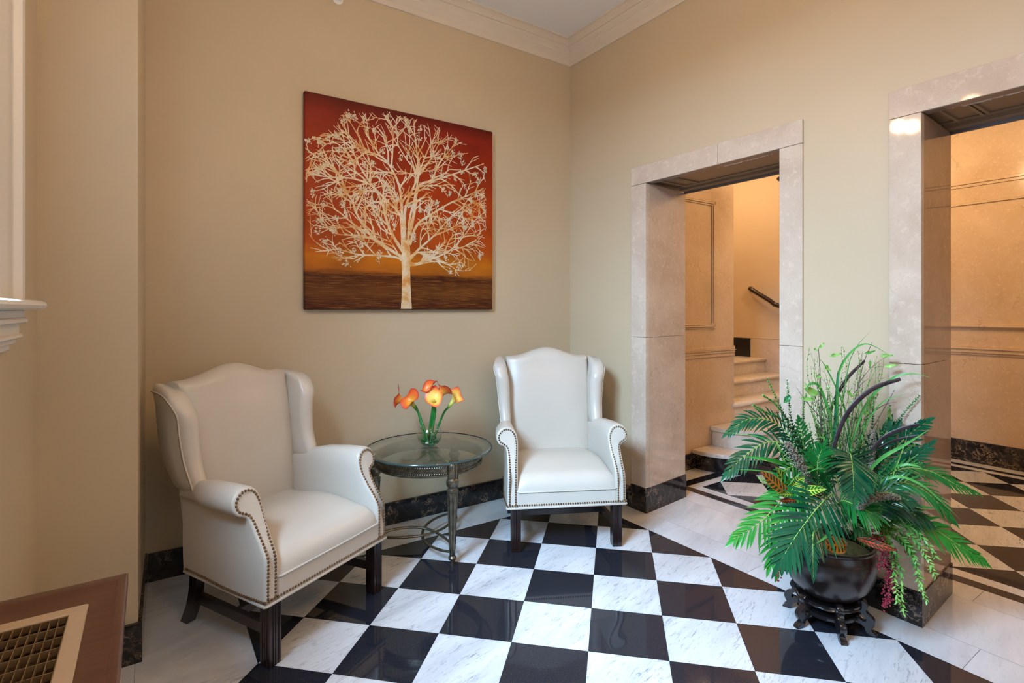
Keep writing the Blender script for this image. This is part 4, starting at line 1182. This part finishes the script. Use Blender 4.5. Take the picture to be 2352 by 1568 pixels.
RG = random.Random(21)
def leaflet(m, p, d, up, ln, w, droop=0.15, n=4, fold=0.25):
    """lanceolate leaflet from p along d"""
    d = d.normalized(); s_ = d.cross(up)
    if s_.length < 1e-4: s_ = d.orthogonal()
    s_.normalize(); nr = s_.cross(d)
    L, C, Q = [], [], []
    for k in range(n + 1):
        t = k / n; ww = w * (math.sin(PI * (0.12 + 0.88 * t)) ** 0.7 if t < 1 else 0.05)
        c = p + d * (ln * t) + Vector((0, 0, -droop * ln * t * t))
        L.append(m.vert(c + s_ * ww + nr * (fold * ww))); C.append(m.vert(c)); Q.append(m.vert(c - s_ * ww + nr * (fold * ww)))
    for k in range(n):
        m.face((L[k], L[k + 1], C[k + 1], C[k])); m.face((C[k], C[k + 1], Q[k + 1], Q[k]))
def frond(path, ln, w, npairs, mat, sweep=0.55, face=None, start=0.12, droop=0.2, rr=0.0032, name='palm_frond', lenprof=None):
    """palm frond: path = list of (u,v,dd); leaflets on both sides in the plane facing 'face'"""
    pts_ = [Vector(p) for p in spline([tuple(P(*q_)) for q_ in path], 10)]
    N = len(pts_); m = MB(); m.mi = 1
    m.tube(pts_, [lerp(rr, rr * 0.3, k / (N - 1)) for k in range(N)], 5); m.mi = 0
    cum = [0.0]
    for a, b_ in zip(pts_, pts_[1:]): cum.append(cum[-1] + (b_ - a).length)
    fc = Vector(face) if face else (-FWD + Vector((0, 0, 0.7)))
    for i in range(npairs):
        t = start + (1 - start) * (i + 0.5) / npairs; s_ = t * cum[-1]
        k = max(j for j in range(N) if cum[j] <= s_ + 1e-9); k = min(k, N - 2)
        f_ = (s_ - cum[k]) / max(1e-9, cum[k + 1] - cum[k]); p = pts_[k].lerp(pts_[k + 1], f_)
        tn = (pts_[k + 1] - pts_[k]).normalized()
        sd_ = tn.cross(fc)
        if sd_.length < 0.05: sd_ = tn.orthogonal()
        sd_.normalize(); up = sd_.cross(tn)
        prof_ = (math.sin(PI * (0.16 + 0.80 * t)) ** 0.6) if lenprof is None else lenprof(t)
        for sg in (-1, 1):
            sw = sweep + 0.55 * t ** 2 + RG.uniform(-0.07, 0.07)
            d = sd_ * sg * math.cos(sw) + tn * math.sin(sw) + up * RG.uniform(0.0, 0.22)
            leaflet(m, p, d, up, ln * prof_ * RG.uniform(0.92, 1.06), w * 0.74 * RG.uniform(0.9, 1.1), droop * RG.uniform(0.6, 1.5))
    # terminal leaflet
    leaflet(m, pts_[-1], (pts_[-1] - pts_[-2]), fc, ln * 0.45, w * 0.9, droop)
    return m.build(name, [mat, M['rachis']], pa, 60)
PD, PM, PB = M['palmdark'], M['palm'], M['palmbright']
# back and side fronds first
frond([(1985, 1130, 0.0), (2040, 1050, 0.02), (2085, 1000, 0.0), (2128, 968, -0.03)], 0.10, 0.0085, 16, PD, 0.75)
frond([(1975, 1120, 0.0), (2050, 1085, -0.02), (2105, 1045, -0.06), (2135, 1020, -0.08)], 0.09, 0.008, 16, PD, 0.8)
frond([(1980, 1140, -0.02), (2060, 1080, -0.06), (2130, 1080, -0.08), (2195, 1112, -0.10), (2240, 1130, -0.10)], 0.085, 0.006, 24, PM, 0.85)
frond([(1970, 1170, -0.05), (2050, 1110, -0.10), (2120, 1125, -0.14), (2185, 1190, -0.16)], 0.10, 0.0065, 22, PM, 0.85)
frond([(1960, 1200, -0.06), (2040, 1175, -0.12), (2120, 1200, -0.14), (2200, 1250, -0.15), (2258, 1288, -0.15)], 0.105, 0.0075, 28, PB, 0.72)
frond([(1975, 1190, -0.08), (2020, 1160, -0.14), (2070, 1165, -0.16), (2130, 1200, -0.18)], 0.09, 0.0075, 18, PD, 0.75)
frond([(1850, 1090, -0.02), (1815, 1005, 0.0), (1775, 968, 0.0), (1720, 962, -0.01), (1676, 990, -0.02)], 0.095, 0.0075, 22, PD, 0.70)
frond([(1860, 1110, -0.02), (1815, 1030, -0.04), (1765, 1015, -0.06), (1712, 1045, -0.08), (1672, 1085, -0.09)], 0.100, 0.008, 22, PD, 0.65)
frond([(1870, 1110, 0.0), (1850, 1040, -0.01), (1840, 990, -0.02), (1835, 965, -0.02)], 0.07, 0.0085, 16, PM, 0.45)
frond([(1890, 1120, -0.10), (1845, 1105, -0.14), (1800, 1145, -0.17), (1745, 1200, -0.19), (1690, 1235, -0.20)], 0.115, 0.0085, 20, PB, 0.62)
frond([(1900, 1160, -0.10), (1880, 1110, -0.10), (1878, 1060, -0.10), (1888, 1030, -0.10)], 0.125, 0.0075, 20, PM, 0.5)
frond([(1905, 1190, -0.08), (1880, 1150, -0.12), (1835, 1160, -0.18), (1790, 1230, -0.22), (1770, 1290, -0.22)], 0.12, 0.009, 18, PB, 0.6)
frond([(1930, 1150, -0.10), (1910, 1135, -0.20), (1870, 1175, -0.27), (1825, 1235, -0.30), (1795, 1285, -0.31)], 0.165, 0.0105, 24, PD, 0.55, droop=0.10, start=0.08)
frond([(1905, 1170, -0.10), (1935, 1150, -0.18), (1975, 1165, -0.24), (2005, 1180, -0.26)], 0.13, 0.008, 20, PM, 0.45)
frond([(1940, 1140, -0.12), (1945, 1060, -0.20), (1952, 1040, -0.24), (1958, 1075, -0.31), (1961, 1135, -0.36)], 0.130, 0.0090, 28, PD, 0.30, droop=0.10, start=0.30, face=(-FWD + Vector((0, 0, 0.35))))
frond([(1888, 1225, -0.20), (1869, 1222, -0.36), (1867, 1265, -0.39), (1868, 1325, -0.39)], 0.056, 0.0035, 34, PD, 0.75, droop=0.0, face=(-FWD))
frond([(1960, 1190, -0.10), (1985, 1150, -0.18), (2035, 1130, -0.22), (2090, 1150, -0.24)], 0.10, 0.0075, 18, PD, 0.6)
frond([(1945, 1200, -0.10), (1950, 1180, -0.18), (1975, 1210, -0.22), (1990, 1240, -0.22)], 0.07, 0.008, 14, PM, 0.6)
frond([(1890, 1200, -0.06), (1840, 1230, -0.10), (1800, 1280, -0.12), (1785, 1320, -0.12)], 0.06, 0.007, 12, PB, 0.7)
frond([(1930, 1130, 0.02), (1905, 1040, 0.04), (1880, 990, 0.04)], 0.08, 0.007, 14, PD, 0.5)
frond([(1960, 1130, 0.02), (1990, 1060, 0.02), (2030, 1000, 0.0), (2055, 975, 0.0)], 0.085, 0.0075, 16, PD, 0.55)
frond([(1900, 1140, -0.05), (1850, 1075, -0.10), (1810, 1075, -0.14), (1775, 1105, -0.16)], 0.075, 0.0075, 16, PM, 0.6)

def path3(path, n=8): return [Vector(p) for p in spline([tuple(P(*q_)) for q_ in path], n)]
def blade(path, w, mat, name='grass_blade'):
    pts_ = path3(path); N = len(pts_); m = MB(); L, C, Q = [], [], []
    for k, p in enumerate(pts_):
        t = k / (N - 1); tn = (pts_[min(k + 1, N - 1)] - pts_[max(k - 1, 0)]).normalized()
        s_ = tn.cross(-FWD + Vector((0.2, 0, 0.5)))
        s_ = s_.normalized() if s_.length > 0.05 else tn.orthogonal().normalized()
        ww = w * (min(1, 0.5 + 2 * t) * (1 - t ** 2.2) + 0.02); nr = s_.cross(tn)
        L.append(m.vert(p + s_ * ww + nr * ww * 0.3)); C.append(m.vert(p)); Q.append(m.vert(p - s_ * ww + nr * ww * 0.3))
    for k in range(N - 1):
        m.face((L[k], L[k + 1], C[k + 1], C[k])); m.face((C[k], C[k + 1], Q[k + 1], Q[k]))
    return m.build(name, mat, pa, 60)
for pth, w, mt in (
    ([(1930, 1070, 0.0), (1922, 920, 0.0), (1932, 840, 0.0), (1985, 790, -0.02), (2055, 822, -0.04)], 0.0062, 'grass'),
    ([(1940, 1070, 0.0), (1985, 935, -0.02), (2045, 872, -0.05), (2095, 858, -0.10), (2140, 868, -0.14)], 0.006, 'grass'),
    ([(1915, 1060, 0.0), (1905, 960, 0.0), (1882, 890, 0.0), (1860, 882, -0.02), (1850, 900, -0.03)], 0.0095, 'grass'),
    ([(1912, 1060, -0.01), (1918, 960, 0.0), (1922, 880, 0.0), (1924, 850, 0.0)], 0.009, 'grassdark'),
    ([(1900, 1060, 0.0), (1896, 1000, 0.0), (1888, 940, 0.0)], 0.008, 'grassdark'),
    ([(1955, 1050, 0.0), (1940, 940, 0.0), (1900, 850, 0.0), (1880, 820, -0.01)], 0.006, 'grass'),
    ([(1960, 1070, 0.0), (1985, 985, -0.02), (2025, 925, -0.04), (2088, 902, -0.08)], 0.004, 'grass'),
    ([(1940, 1060, 0.0), (1965, 960, 0.0), (1995, 880, 0.0), (2028, 825, 0.0)], 0.0025, 'grass'),
    ([(1920, 1040, 0.0), (1945, 860, 0.0), (1965, 800, 0.0), (2000, 760, 0.0)], 0.0022, 'grass'),
    ([(1860, 1100, -0.06), (1810, 1070, -0.12), (1760, 1055, -0.16), (1708, 1048, -0.18)], 0.012, 'palmbright'),
    ([(1840, 1100, -0.06), (1800, 1040, -0.08), (1750, 1005, -0.10), (1640, 990, -0.10)], 0.003, 'grass'),
    ([(1850, 1120, -0.08), (1790, 1090, -0.12), (1740, 1080, -0.15), (1690, 1078, -0.18)], 0.004, 'grass'),
    ([(1970, 1110, -0.06), (2020, 1055, -0.12), (2080, 1020, -0.16), (2136, 985, -0.18)], 0.008, 'grass'),
    ([(1985, 1130, -0.08), (2050, 1095, -0.14), (2110, 1110, -0.18), (2160, 1150, -0.2), (2208, 1195, -0.2)], 0.006, 'grass'),
    ([(2000, 1120, -0.06), (2060, 1072, -0.12), (2105, 1070, -0.16), (2130, 1085, -0.16)], 0.006, 'grass'),
    ([(1930, 1200, -0.12), (1925, 1205, -0.26), (1900, 1230, -0.33), (1855, 1260, -0.36)], 0.0075, 'grass'),
    ([(1980, 1150, -0.10), (2040, 1140, -0.16), (2100, 1160, -0.18), (2155, 1168, -0.18)], 0.010, 'palmbright'),
    ([(1880, 1120, -0.08), (1870, 1075, -0.14), (1845, 1080, -0.18), (1805, 1120, -0.2)], 0.006, 'grass'),
    ([(1890, 1130, -0.08), (1900, 1085, -0.16), (1880, 1075, -0.2), (1845, 1090, -0.22)], 0.004, 'grass'),
    ([(1810, 1090, -0.08), (1790, 1030, -0.08), (1780, 1012, -0.08)], 0.007, 'lime'),
    ([(2040, 1120, -0.12), (2070, 1040, -0.12), (2085, 1000, -0.12)], 0.003, 'lime')):
    blade(pth, w, M[mt])

# small-leaved sprigs
def sprig(path, lf, w, gap, mats, tipfrac=0.25, name='leafy_sprig', stem=0.0018, whorl=2, angle=0.75, rnd=0.2):
    pts_ = path3(path, 10); m = MB(); N = len(pts_); m.mi = 2
    m.tube(pts_, [lerp(stem, stem * 0.4, k / (N - 1)) for k in range(N)], 5)
    acc = 0; ph = RG.uniform(0, 6)
    L = sum((b_ - a).length for a, b_ in zip(pts_, pts_[1:])); run = 0
    for a, b_ in zip(pts_, pts_[1:]):
        seg = (b_ - a).length; acc += seg; run += seg
        while acc > gap:
            acc -= gap; tn = (b_ - a).normalized(); t = run / L
            if t < 0.12: continue
            o_ = tn.orthogonal().normalized(); ph += 1.57
            m.mi = 1 if t > 1 - tipfrac else 0
            for j in range(whorl):
                d = Matrix.Rotation(ph + 2 * PI * j / whorl, 3, tn) @ o_
                d = d * math.cos(angle) + tn * math.sin(angle) + Vector([RG.uniform(-rnd, rnd) for _ in range(3)])
                leaflet(m, a.lerp(b_, 0.5), d, tn, lf * (1.05 - 0.45 * t) * RG.uniform(0.8, 1.2), w * (1.05 - 0.4 * t), 0.05, 2, 0.2)
    return m.build(name, mats, pa, 60)
BX = [M['box'], M['boxtip'], M['twiggreen']]
for pth in ([(1870, 1100, 0.0), (1820, 990, 0.0), (1790, 930, 0.0), (1762, 868, 0.0)], [(1865, 1090, -0.02), (1815, 980, -0.02), (1783, 930, -0.03), (1753, 908, -0.04)],
            [(1870, 1090, 0.02), (1822, 980, 0.02), (1812, 920, 0.02), (1808, 872, 0.02)], [(1865, 1080, -0.03), (1800, 970, -0.04), (1765, 950, -0.05), (1730, 930, -0.06)],
            [(1880, 1090, 0.02), (1850, 990, 0.02), (1845, 940, 0.02), (1852, 905, 0.02)], [(1985, 1090, 0.0), (2040, 1000, 0.0), (2075, 950, -0.02), (2112, 908, -0.04)],
            [(1985, 1090, 0.0), (2003, 980, 0.0), (2006, 930, 0.0), (2008, 895, 0.0)], [(1990, 1090, 0.0), (2030, 990, 0.0), (2045, 930, 0.0)], [(1970, 1080, 0.0), (1975, 1000, 0.0), (1972, 960, 0.0)],
            [(2000, 1110, -0.04), (2060, 1050, -0.06), (2100, 1020, -0.10)], [(1940, 1190, -0.12), (1985, 1150, -0.2), (2030, 1150, -0.24)], [(1990, 1120, -0.08), (2060, 1075, -0.12), (2118, 1062, -0.16)]):
    sprig(pth, 0.017, 0.0046, 0.0058, BX, whorl=3)
# airy twigs with tiny leaves
TW = [M['vine'], M['lime'], M['twiggreen']]
for k in range(44):
    x0 = RG.uniform(1890, 1975); x1 = x0 + (x0 - 1925) * RG.uniform(0.6, 1.5) + RG.uniform(-18, 18); yt = RG.uniform(795, 930)
    dd = RG.uniform(-0.03, 0.05)
    sprig([(x0, 1080, dd), (lerp(x0, x1, 0.5) + RG.uniform(-10, 10), lerp(1080, yt, 0.5), dd), (lerp(x0, x1, 0.8) + RG.uniform(-12, 12), lerp(1080, yt, 0.8), dd), (x1, yt, dd)], 0.022, 0.0044, RG.uniform(0.011, 0.020), TW, name='twig', stem=0.0012, whorl=1, rnd=0.5)
for k in range(22):   # undergrowth of stems
    x0 = RG.uniform(1850, 2010); x1 = x0 + (x0 - 1925) * RG.uniform(0.1, 0.7); yt = RG.uniform(930, 1030)
    sprig([(x0, 1140, 0), (lerp(x0, x1, .5) + RG.uniform(-8, 8), lerp(1140, yt, .5), RG.uniform(-0.04, 0.05)), (x1, yt, RG.uniform(-0.04, 0.05))], 0.016, 0.0036, 0.009, [M['box'], M['vine'], M['twig']], name='twig', stem=0.0016, whorl=2, rnd=0.4)
# main woody branches with a few broad pale leaves
def branch(path, r): 
    m = MB(); pts_ = path3(path, 8); N = len(pts_); m.tube(pts_, [lerp(r, r * 0.35, k / (N - 1)) for k in range(N)], 6); return m.build('branch', M['twig'], pa)
branch([(1890, 1090, 0.02), (1886, 960, 0.02), (1884, 870, 0.02), (1880, 800, 0.02)], 0.0040)
branch([(1930, 1090, 0.02), (1968, 900, 0.02), (1985, 830, 0.02), (2004, 785, 0.02)], 0.0030)
branch([(1972, 880, 0.02), (2000, 845, 0.0), (2040, 815, -0.02)], 0.0018)
branch([(2000, 843, 0.0), (2030, 841, -0.02)], 0.0015)
branch([(1995, 1000, 0.0), (2035, 930, 0.0), (2055, 895, -0.02)], 0.0025)
branch([(1985, 960, 0.0), (2030, 930, 0.0), (2060, 922, -0.02)], 0.0022)
branch([(1960, 905, 0.02), (1980, 880, 0.02), (1995, 870, 0.02)], 0.0016)
branch([(1886, 960, 0.02), (1850, 920, 0.0), (1830, 890, 0.0)], 0.0018)
def bigleaf(a, b_, w, mat, dd=(0, 0), name='broad_leaf', veins=0, curl=0.0, attr=False, tilt=(0, 0, 0)):
    """broad ovate leaf from a to b (pixels) with side veins stored as a gradient"""
    p0, p1 = P(*a, dd[0]), P(*b_, dd[1]); ax_ = p1 - p0; ln = ax_.length; ax_.normalize()
    fc = (-FWD + Vector((0, 0, 0.5)) + Vector(tilt)); s_ = ax_.cross(fc).normalized(); nr = s_.cross(ax_)
    m = MB(); n, k_ = 36 if veins else 12, 12 if veins else 6; rows = []
    for i in range(n + 1):
        t = i / n; ww = w * math.sin(PI * (0.03 + 0.95 * t)) ** 0.75 * (1 - 0.25 * t); row = []
        for j in range(k_ + 1):
            q_ = -1 + 2 * j / k_
            c = p0 + ax_ * (ln * t) + s_ * (ww * q_) + nr * (abs(q_) * ww * 0.28 - curl * ln * (t - 0.4) ** 2) + nr * (0.004 * math.sin(t * 9 + q_) * abs(q_))
            if veins:
                e = abs(((t * veins - abs(q_) * 1.3) % 1.0) - 0.5) * 2
                m.av = max(1.0 - abs(q_) * 7, (e - 0.42) * 1.5, (abs(q_) - 0.86) * 6)
            row.append(m.vert(c))
        rows.append(row)
    for a_, b2 in zip(rows, rows[1:]):
        for j in range(k_): m.face((a_[j], a_[j + 1], b2[j + 1], b2[j]))
    return m.build(name, mat, pa, 70, attr='grad' if veins else None)
LM = M['lime']
for a, b_, w, mt, dd in (((1878, 905), (1846, 893), 0.022, LM, (0, -0.02)), ((1872, 918), (1836, 914), 0.010, LM, (0, 0)), ((2022, 818), (2052, 816), 0.010, LM, (0, -0.03)), ((2030, 842), (2062, 838), 0.009, LM, (0, -0.03)),
        ((1998, 845), (1998, 826), 0.007, M['vine'], (0, 0)), ((1985, 812), (2010, 806), 0.007, M['vine'], (0, 0)), ((1905, 818), (1932, 812), 0.008, LM, (0, 0)), ((1958, 912), (1944, 895), 0.010, LM, (0, 0)),
        ((1892, 838), (1908, 852), 0.011, LM, (0, 0)), ((1815, 908), (1800, 925), 0.013, M['box'], (0, 0)), ((2045, 965), (2040, 935), 0.012, LM, (0, -0.03)), ((1978, 950), (1998, 945), 0.009, LM, (0, 0)),
        ((1880, 800), (1893, 788), 0.006, LM, (0, 0)), ((1878, 805), (1868, 800), 0.006, LM, (0, 0)), ((1886, 868), (1872, 862), 0.006, LM, (0, 0)), ((1902, 1120), (1880, 1080), 0.020, M['palm'], (-0.12, -0.16)),
        ((1870, 1110), (1850, 1060), 0.014, M['palm'], (-0.05, -0.08)), ((2020, 1020), (2050, 950), 0.020, M['palmdark'], (0, 0)), ((2030, 1030), (2072, 960), 0.018, M['palmdark'], (0, -0.02)), ((1930, 1230), (1915, 1205), 0.012, M['palm'], (-0.12, -0.2)),
        ((1950, 1235), (1985, 1215), 0.012, M['palm'], (-0.12, -0.2)), ((1945, 1230), (1940, 1200), 0.012, M['palm'], (-0.14, -0.22)), ((1960, 1240), (1975, 1200), 0.011, M['palm'], (-0.13, -0.2))):
    bigleaf(a, b_, w, mt, dd)
cl = lambda *a, **k: bigleaf(*a, name='croton_leaf', **k)
cl((1812, 1138), (1746, 1082), 0.030, M['crotonorange'], (-0.15, -0.22), veins=9)
cl((1822, 1132), (1780, 1072), 0.024, M['crotonyellow'], (-0.12, -0.18), veins=9)
cl((1818, 1118), (1846, 1092), 0.022, M['crotonyellow'], (-0.17, -0.22), veins=8)
cl((1830, 1130), (1898, 1122), 0.022, M['crotonyellow'], (-0.18, -0.28), veins=9)
cl((1826, 1136), (1785, 1134), 0.014, M['crotonyellow'], (-0.16, -0.2), veins=8)
cl((1832, 1148), (1790, 1150), 0.016, M['crotonred'], (-0.18, -0.22), veins=7)
cl((1790, 1162), (1732, 1152), 0.016, M['crotonred'], (-0.10, -0.14), veins=8)
cl((1945, 1252), (1885, 1250), 0.036, M['crotongold'], (-0.16, -0.24), veins=8)
cl((1970, 1240), (2010, 1232), 0.014, M['crotonred'], (-0.14, -0.18), veins=7)
cl((1968, 1236), (2060, 1264), 0.017, M['crotonred'], (-0.26, -0.30), veins=10)
cl((1860, 1255), (1838, 1262), 0.016, M['crotongold'], (-0.15, -0.18), veins=7)
# dark curved seed pods
def pod(path, w):
    w *= 0.64
    pts_ = path3(path, 10); N = len(pts_); m = MB(); rings = []
    for k, p in enumerate(pts_):
        t = k / (N - 1); tn = (pts_[min(k + 1, N - 1)] - pts_[max(k - 1, 0)]).normalized()
        s_ = tn.cross(-FWD).normalized(); nr = s_.cross(tn); ww = w * (0.55 + 0.45 * math.sin(PI * min(1, 0.15 + 0.75 * t)))
        rings.append([p + s_ * (ww * math.cos(2 * PI * j / 10)) + nr * (ww * 0.42 * math.sin(2 * PI * j / 10) * (1.0 if math.sin(2 * PI * j / 10) > 0 else 0.35)) for j in range(10)])
    m.loft(rings); return m.build('seed_pod', M['pod'], pa, 50)
pod([(1912, 1035, -0.02), (1935, 970, -0.03), (1965, 925, -0.05), (2010, 890, -0.07), (2068, 870, -0.10)], 0.017)
pod([(1902, 985, 0.03), (1912, 930, 0.03), (1945, 870, 0.03), (1986, 828, 0.02)], 0.013)
pod([(1995, 1040, -0.04), (2030, 1005, -0.07), (2070, 985, -0.10), (2112, 974, -0.14)], 0.014)
pod([(2015, 1030, -0.02), (2060, 1010, -0.06), (2110, 1000, -0.11)], 0.009)
# millet-like seed heads
def seedhead(path, r):
    pts_ = path3(path, 12); m = MB(); N = len(pts_)
    for k, p in enumerate(pts_):
        t = k / (N - 1); rr = r * (0.35 + 0.65 * math.sin(PI * (0.1 + 0.75 * t)))
        for j in range(int(26)):
            o_ = Vector((RG.gauss(0, 1), RG.gauss(0, 1), RG.gauss(0, 1))).normalized() * rr * RG.uniform(0.3, 1.1)
            m.ball(p + o_, RG.uniform(0.0018, 0.0034), 5, 3)
    return m.build('seed_head', M['seed'], pa, 60)
seedhead([(1862, 1110, -0.16), (1845, 1080, -0.19), (1828, 1050, -0.20), (1808, 1018, -0.20)], 0.022)
seedhead([(1972, 1172, -0.24), (1990, 1150, -0.28), (2020, 1140, -0.28), (2062, 1142, -0.26)], 0.016)
seedhead([(2000, 1080, -0.02), (2003, 1030, -0.03), (2005, 990, -0.03)], 0.014)
# berry sprays
def berries(path, r, n, mat, size=0.0044):
    pts_ = path3(path, 10); m = MB(); m.mi = 1; m.tube(pts_, 0.0016, 5); m.mi = 0; N = len(pts_)
    for k in range(n):
        p = pts_[RG.randrange(N // 6, N)]; o_ = Vector((RG.gauss(0, 1), RG.gauss(0, 1), RG.gauss(0, 0.8))).normalized() * r * RG.uniform(0.2, 1.0)
        m.ball(p + o_, size * RG.uniform(0.75, 1.15), 7, 5)
    return m.build('berry_spray', [mat, M['twig']], pa, 60)
berries([(1985, 1225, -0.10), (2022, 1240, -0.18), (2030, 1270, -0.20), (2026, 1305, -0.20)], 0.026, 120, M['berry'])
berries([(2000, 1225, -0.10), (2045, 1255, -0.16), (2052, 1300, -0.18), (2042, 1335, -0.18)], 0.020, 110, M['berry'])
berries([(2030, 1250, -0.12), (2046, 1320, -0.18), (2042, 1360, -0.20), (2034, 1392, -0.20)], 0.024, 140, M['berry'])
berries([(2000, 1215, -0.08), (2040, 1225, -0.14), (2075, 1250, -0.16), (2085, 1270, -0.16)], 0.010, 40, M['berry'])
berries([(1850, 1230, -0.10), (1800, 1270, -0.14), (1790, 1300, -0.14), (1787, 1330, -0.14)], 0.013, 42, M['berrydark'])
# trailing vines
VN = [M['vine'], M['lime'], M['twiggreen']]
for pth in ([(1990, 1220, -0.10), (2050, 1225, -0.18), (2095, 1270, -0.20), (2110, 1330, -0.20), (2128, 1382, -0.20)], [(1990, 1225, -0.10), (2040, 1240, -0.20), (2068, 1310, -0.22), (2070, 1370, -0.22), (2076, 1408, -0.22)],
            [(1995, 1215, -0.08), (2060, 1215, -0.18), (2110, 1250, -0.2), (2150, 1325, -0.2)], [(1990, 1210, -0.08), (2060, 1200, -0.16), (2110, 1225, -0.18), (2155, 1285, -0.18)],
            [(2000, 1230, -0.10), (2045, 1260, -0.20), (2055, 1330, -0.23), (2062, 1385, -0.23)], [(2000, 1225, -0.10), (2070, 1240, -0.17), (2100, 1290, -0.18), (2120, 1350, -0.18)],
            [(2000, 1220, -0.08), (2050, 1215, -0.14), (2085, 1240, -0.16), (2100, 1270, -0.16)], [(1850, 1110, -0.06), (1790, 1115, -0.10), (1745, 1100, -0.12)]):
    sprig(pth, 0.030, 0.0062, 0.009, VN, 0.35, 'trailing_vine', 0.0016, 2, 0.6, 0.35)

# ------------------------------------------------------------------ radiator cover under the window
RX1, RY1, RZ = -2.742, -1.372, 0.62
rc = thing('radiator_cover', 'red-brown wood-topped radiator cover with a cream framed grille', 'radiator cover', (-2.88, -2.3, 0))
def rbuild(m, name, mat, parent=None, sm=30):
    m.xf(Matrix.Translation((2.88, 2.3, 0))); return m.build(name, mat, parent or rc, sm)
y_end = -3.05
gx0, gx1, gy1, gy0 = -2.992, -2.816, -1.516, -2.90
m = MB(); T0 = RZ - 0.028
LX = LW + 0.004
def rect(o, i_, z): # o 0 outer .. 1 inner
    return [(lerp(LX, gx0, i_), lerp(y_end, gy0, i_), z), (lerp(RX1, gx1, i_), lerp(y_end, gy0, i_), z), (lerp(RX1, gx1, i_), lerp(RY1, gy1, i_), z), (lerp(LX, gx0, i_), lerp(RY1, gy1, i_), z)]
m.loft([rect(0, k, z) for k, z in ((0.0, T0), (0.0, RZ - 0.004), (0.06, RZ), (0.26, RZ), (0.30, RZ - 0.002), (1.0, RZ - 0.002), (1.0, T0))], cap=False, loop=True)
rbuild(m, 'wooden_top', M['redwood'])
m = MB(); fw = 0.034
for a in ((gx0, gx1, gy1 - fw, gy1), (gx0, gx1, gy0, gy0 + fw), (gx1 - fw, gx1, gy0 + fw, gy1 - fw), (gx0, gx0 + fw * 0.5, gy0 + fw, gy1 - fw)):
    m.box(a[0], a[1], a[2], a[3], RZ - 0.012, RZ + 0.003, 0.002)
gr = rbuild(m, 'grille_frame', M['creammetal'])
m = MB()
x = gx1 - fw
while x > gx0 + 0.012:
    m.box(x - 0.0016, x, gy0 + fw, gy1 - fw, RZ - 0.014, RZ - 0.002); x -= 0.0158
y = gy1 - fw
while y > gy0 + fw:
    m.box(gx0 + 0.01, gx1 - fw, y - 0.0022, y, RZ - 0.016, RZ - 0.001); y -= 0.046
rbuild(m, 'grille', M['grillmetal'], gr)
m = MB(); m.box(LW + 0.02, RX1 - 0.022, y_end + 0.02, RY1 - 0.018, 0.0, T0 - 0.20); m.box(LW + 0.02, RX1 - 0.022, RY1 - 0.03, RY1 - 0.018, 0, T0); m.box(RX1 - 0.030, RX1 - 0.022, y_end + 0.02, RY1 - 0.02, 0.0, T0); m.box(RX1 - 0.022, RX1 - 0.014, RY1 - 0.09, RY1 - 0.018, 0, T0, 0.002)
rbuild(m, 'cabinet_body', M['creammetal'])
m = MB(); m.box(gx0 + 0.0, gx1, gy0, gy1, T0 - 0.19, T0 - 0.185); rbuild(m, 'interior', M['void'])
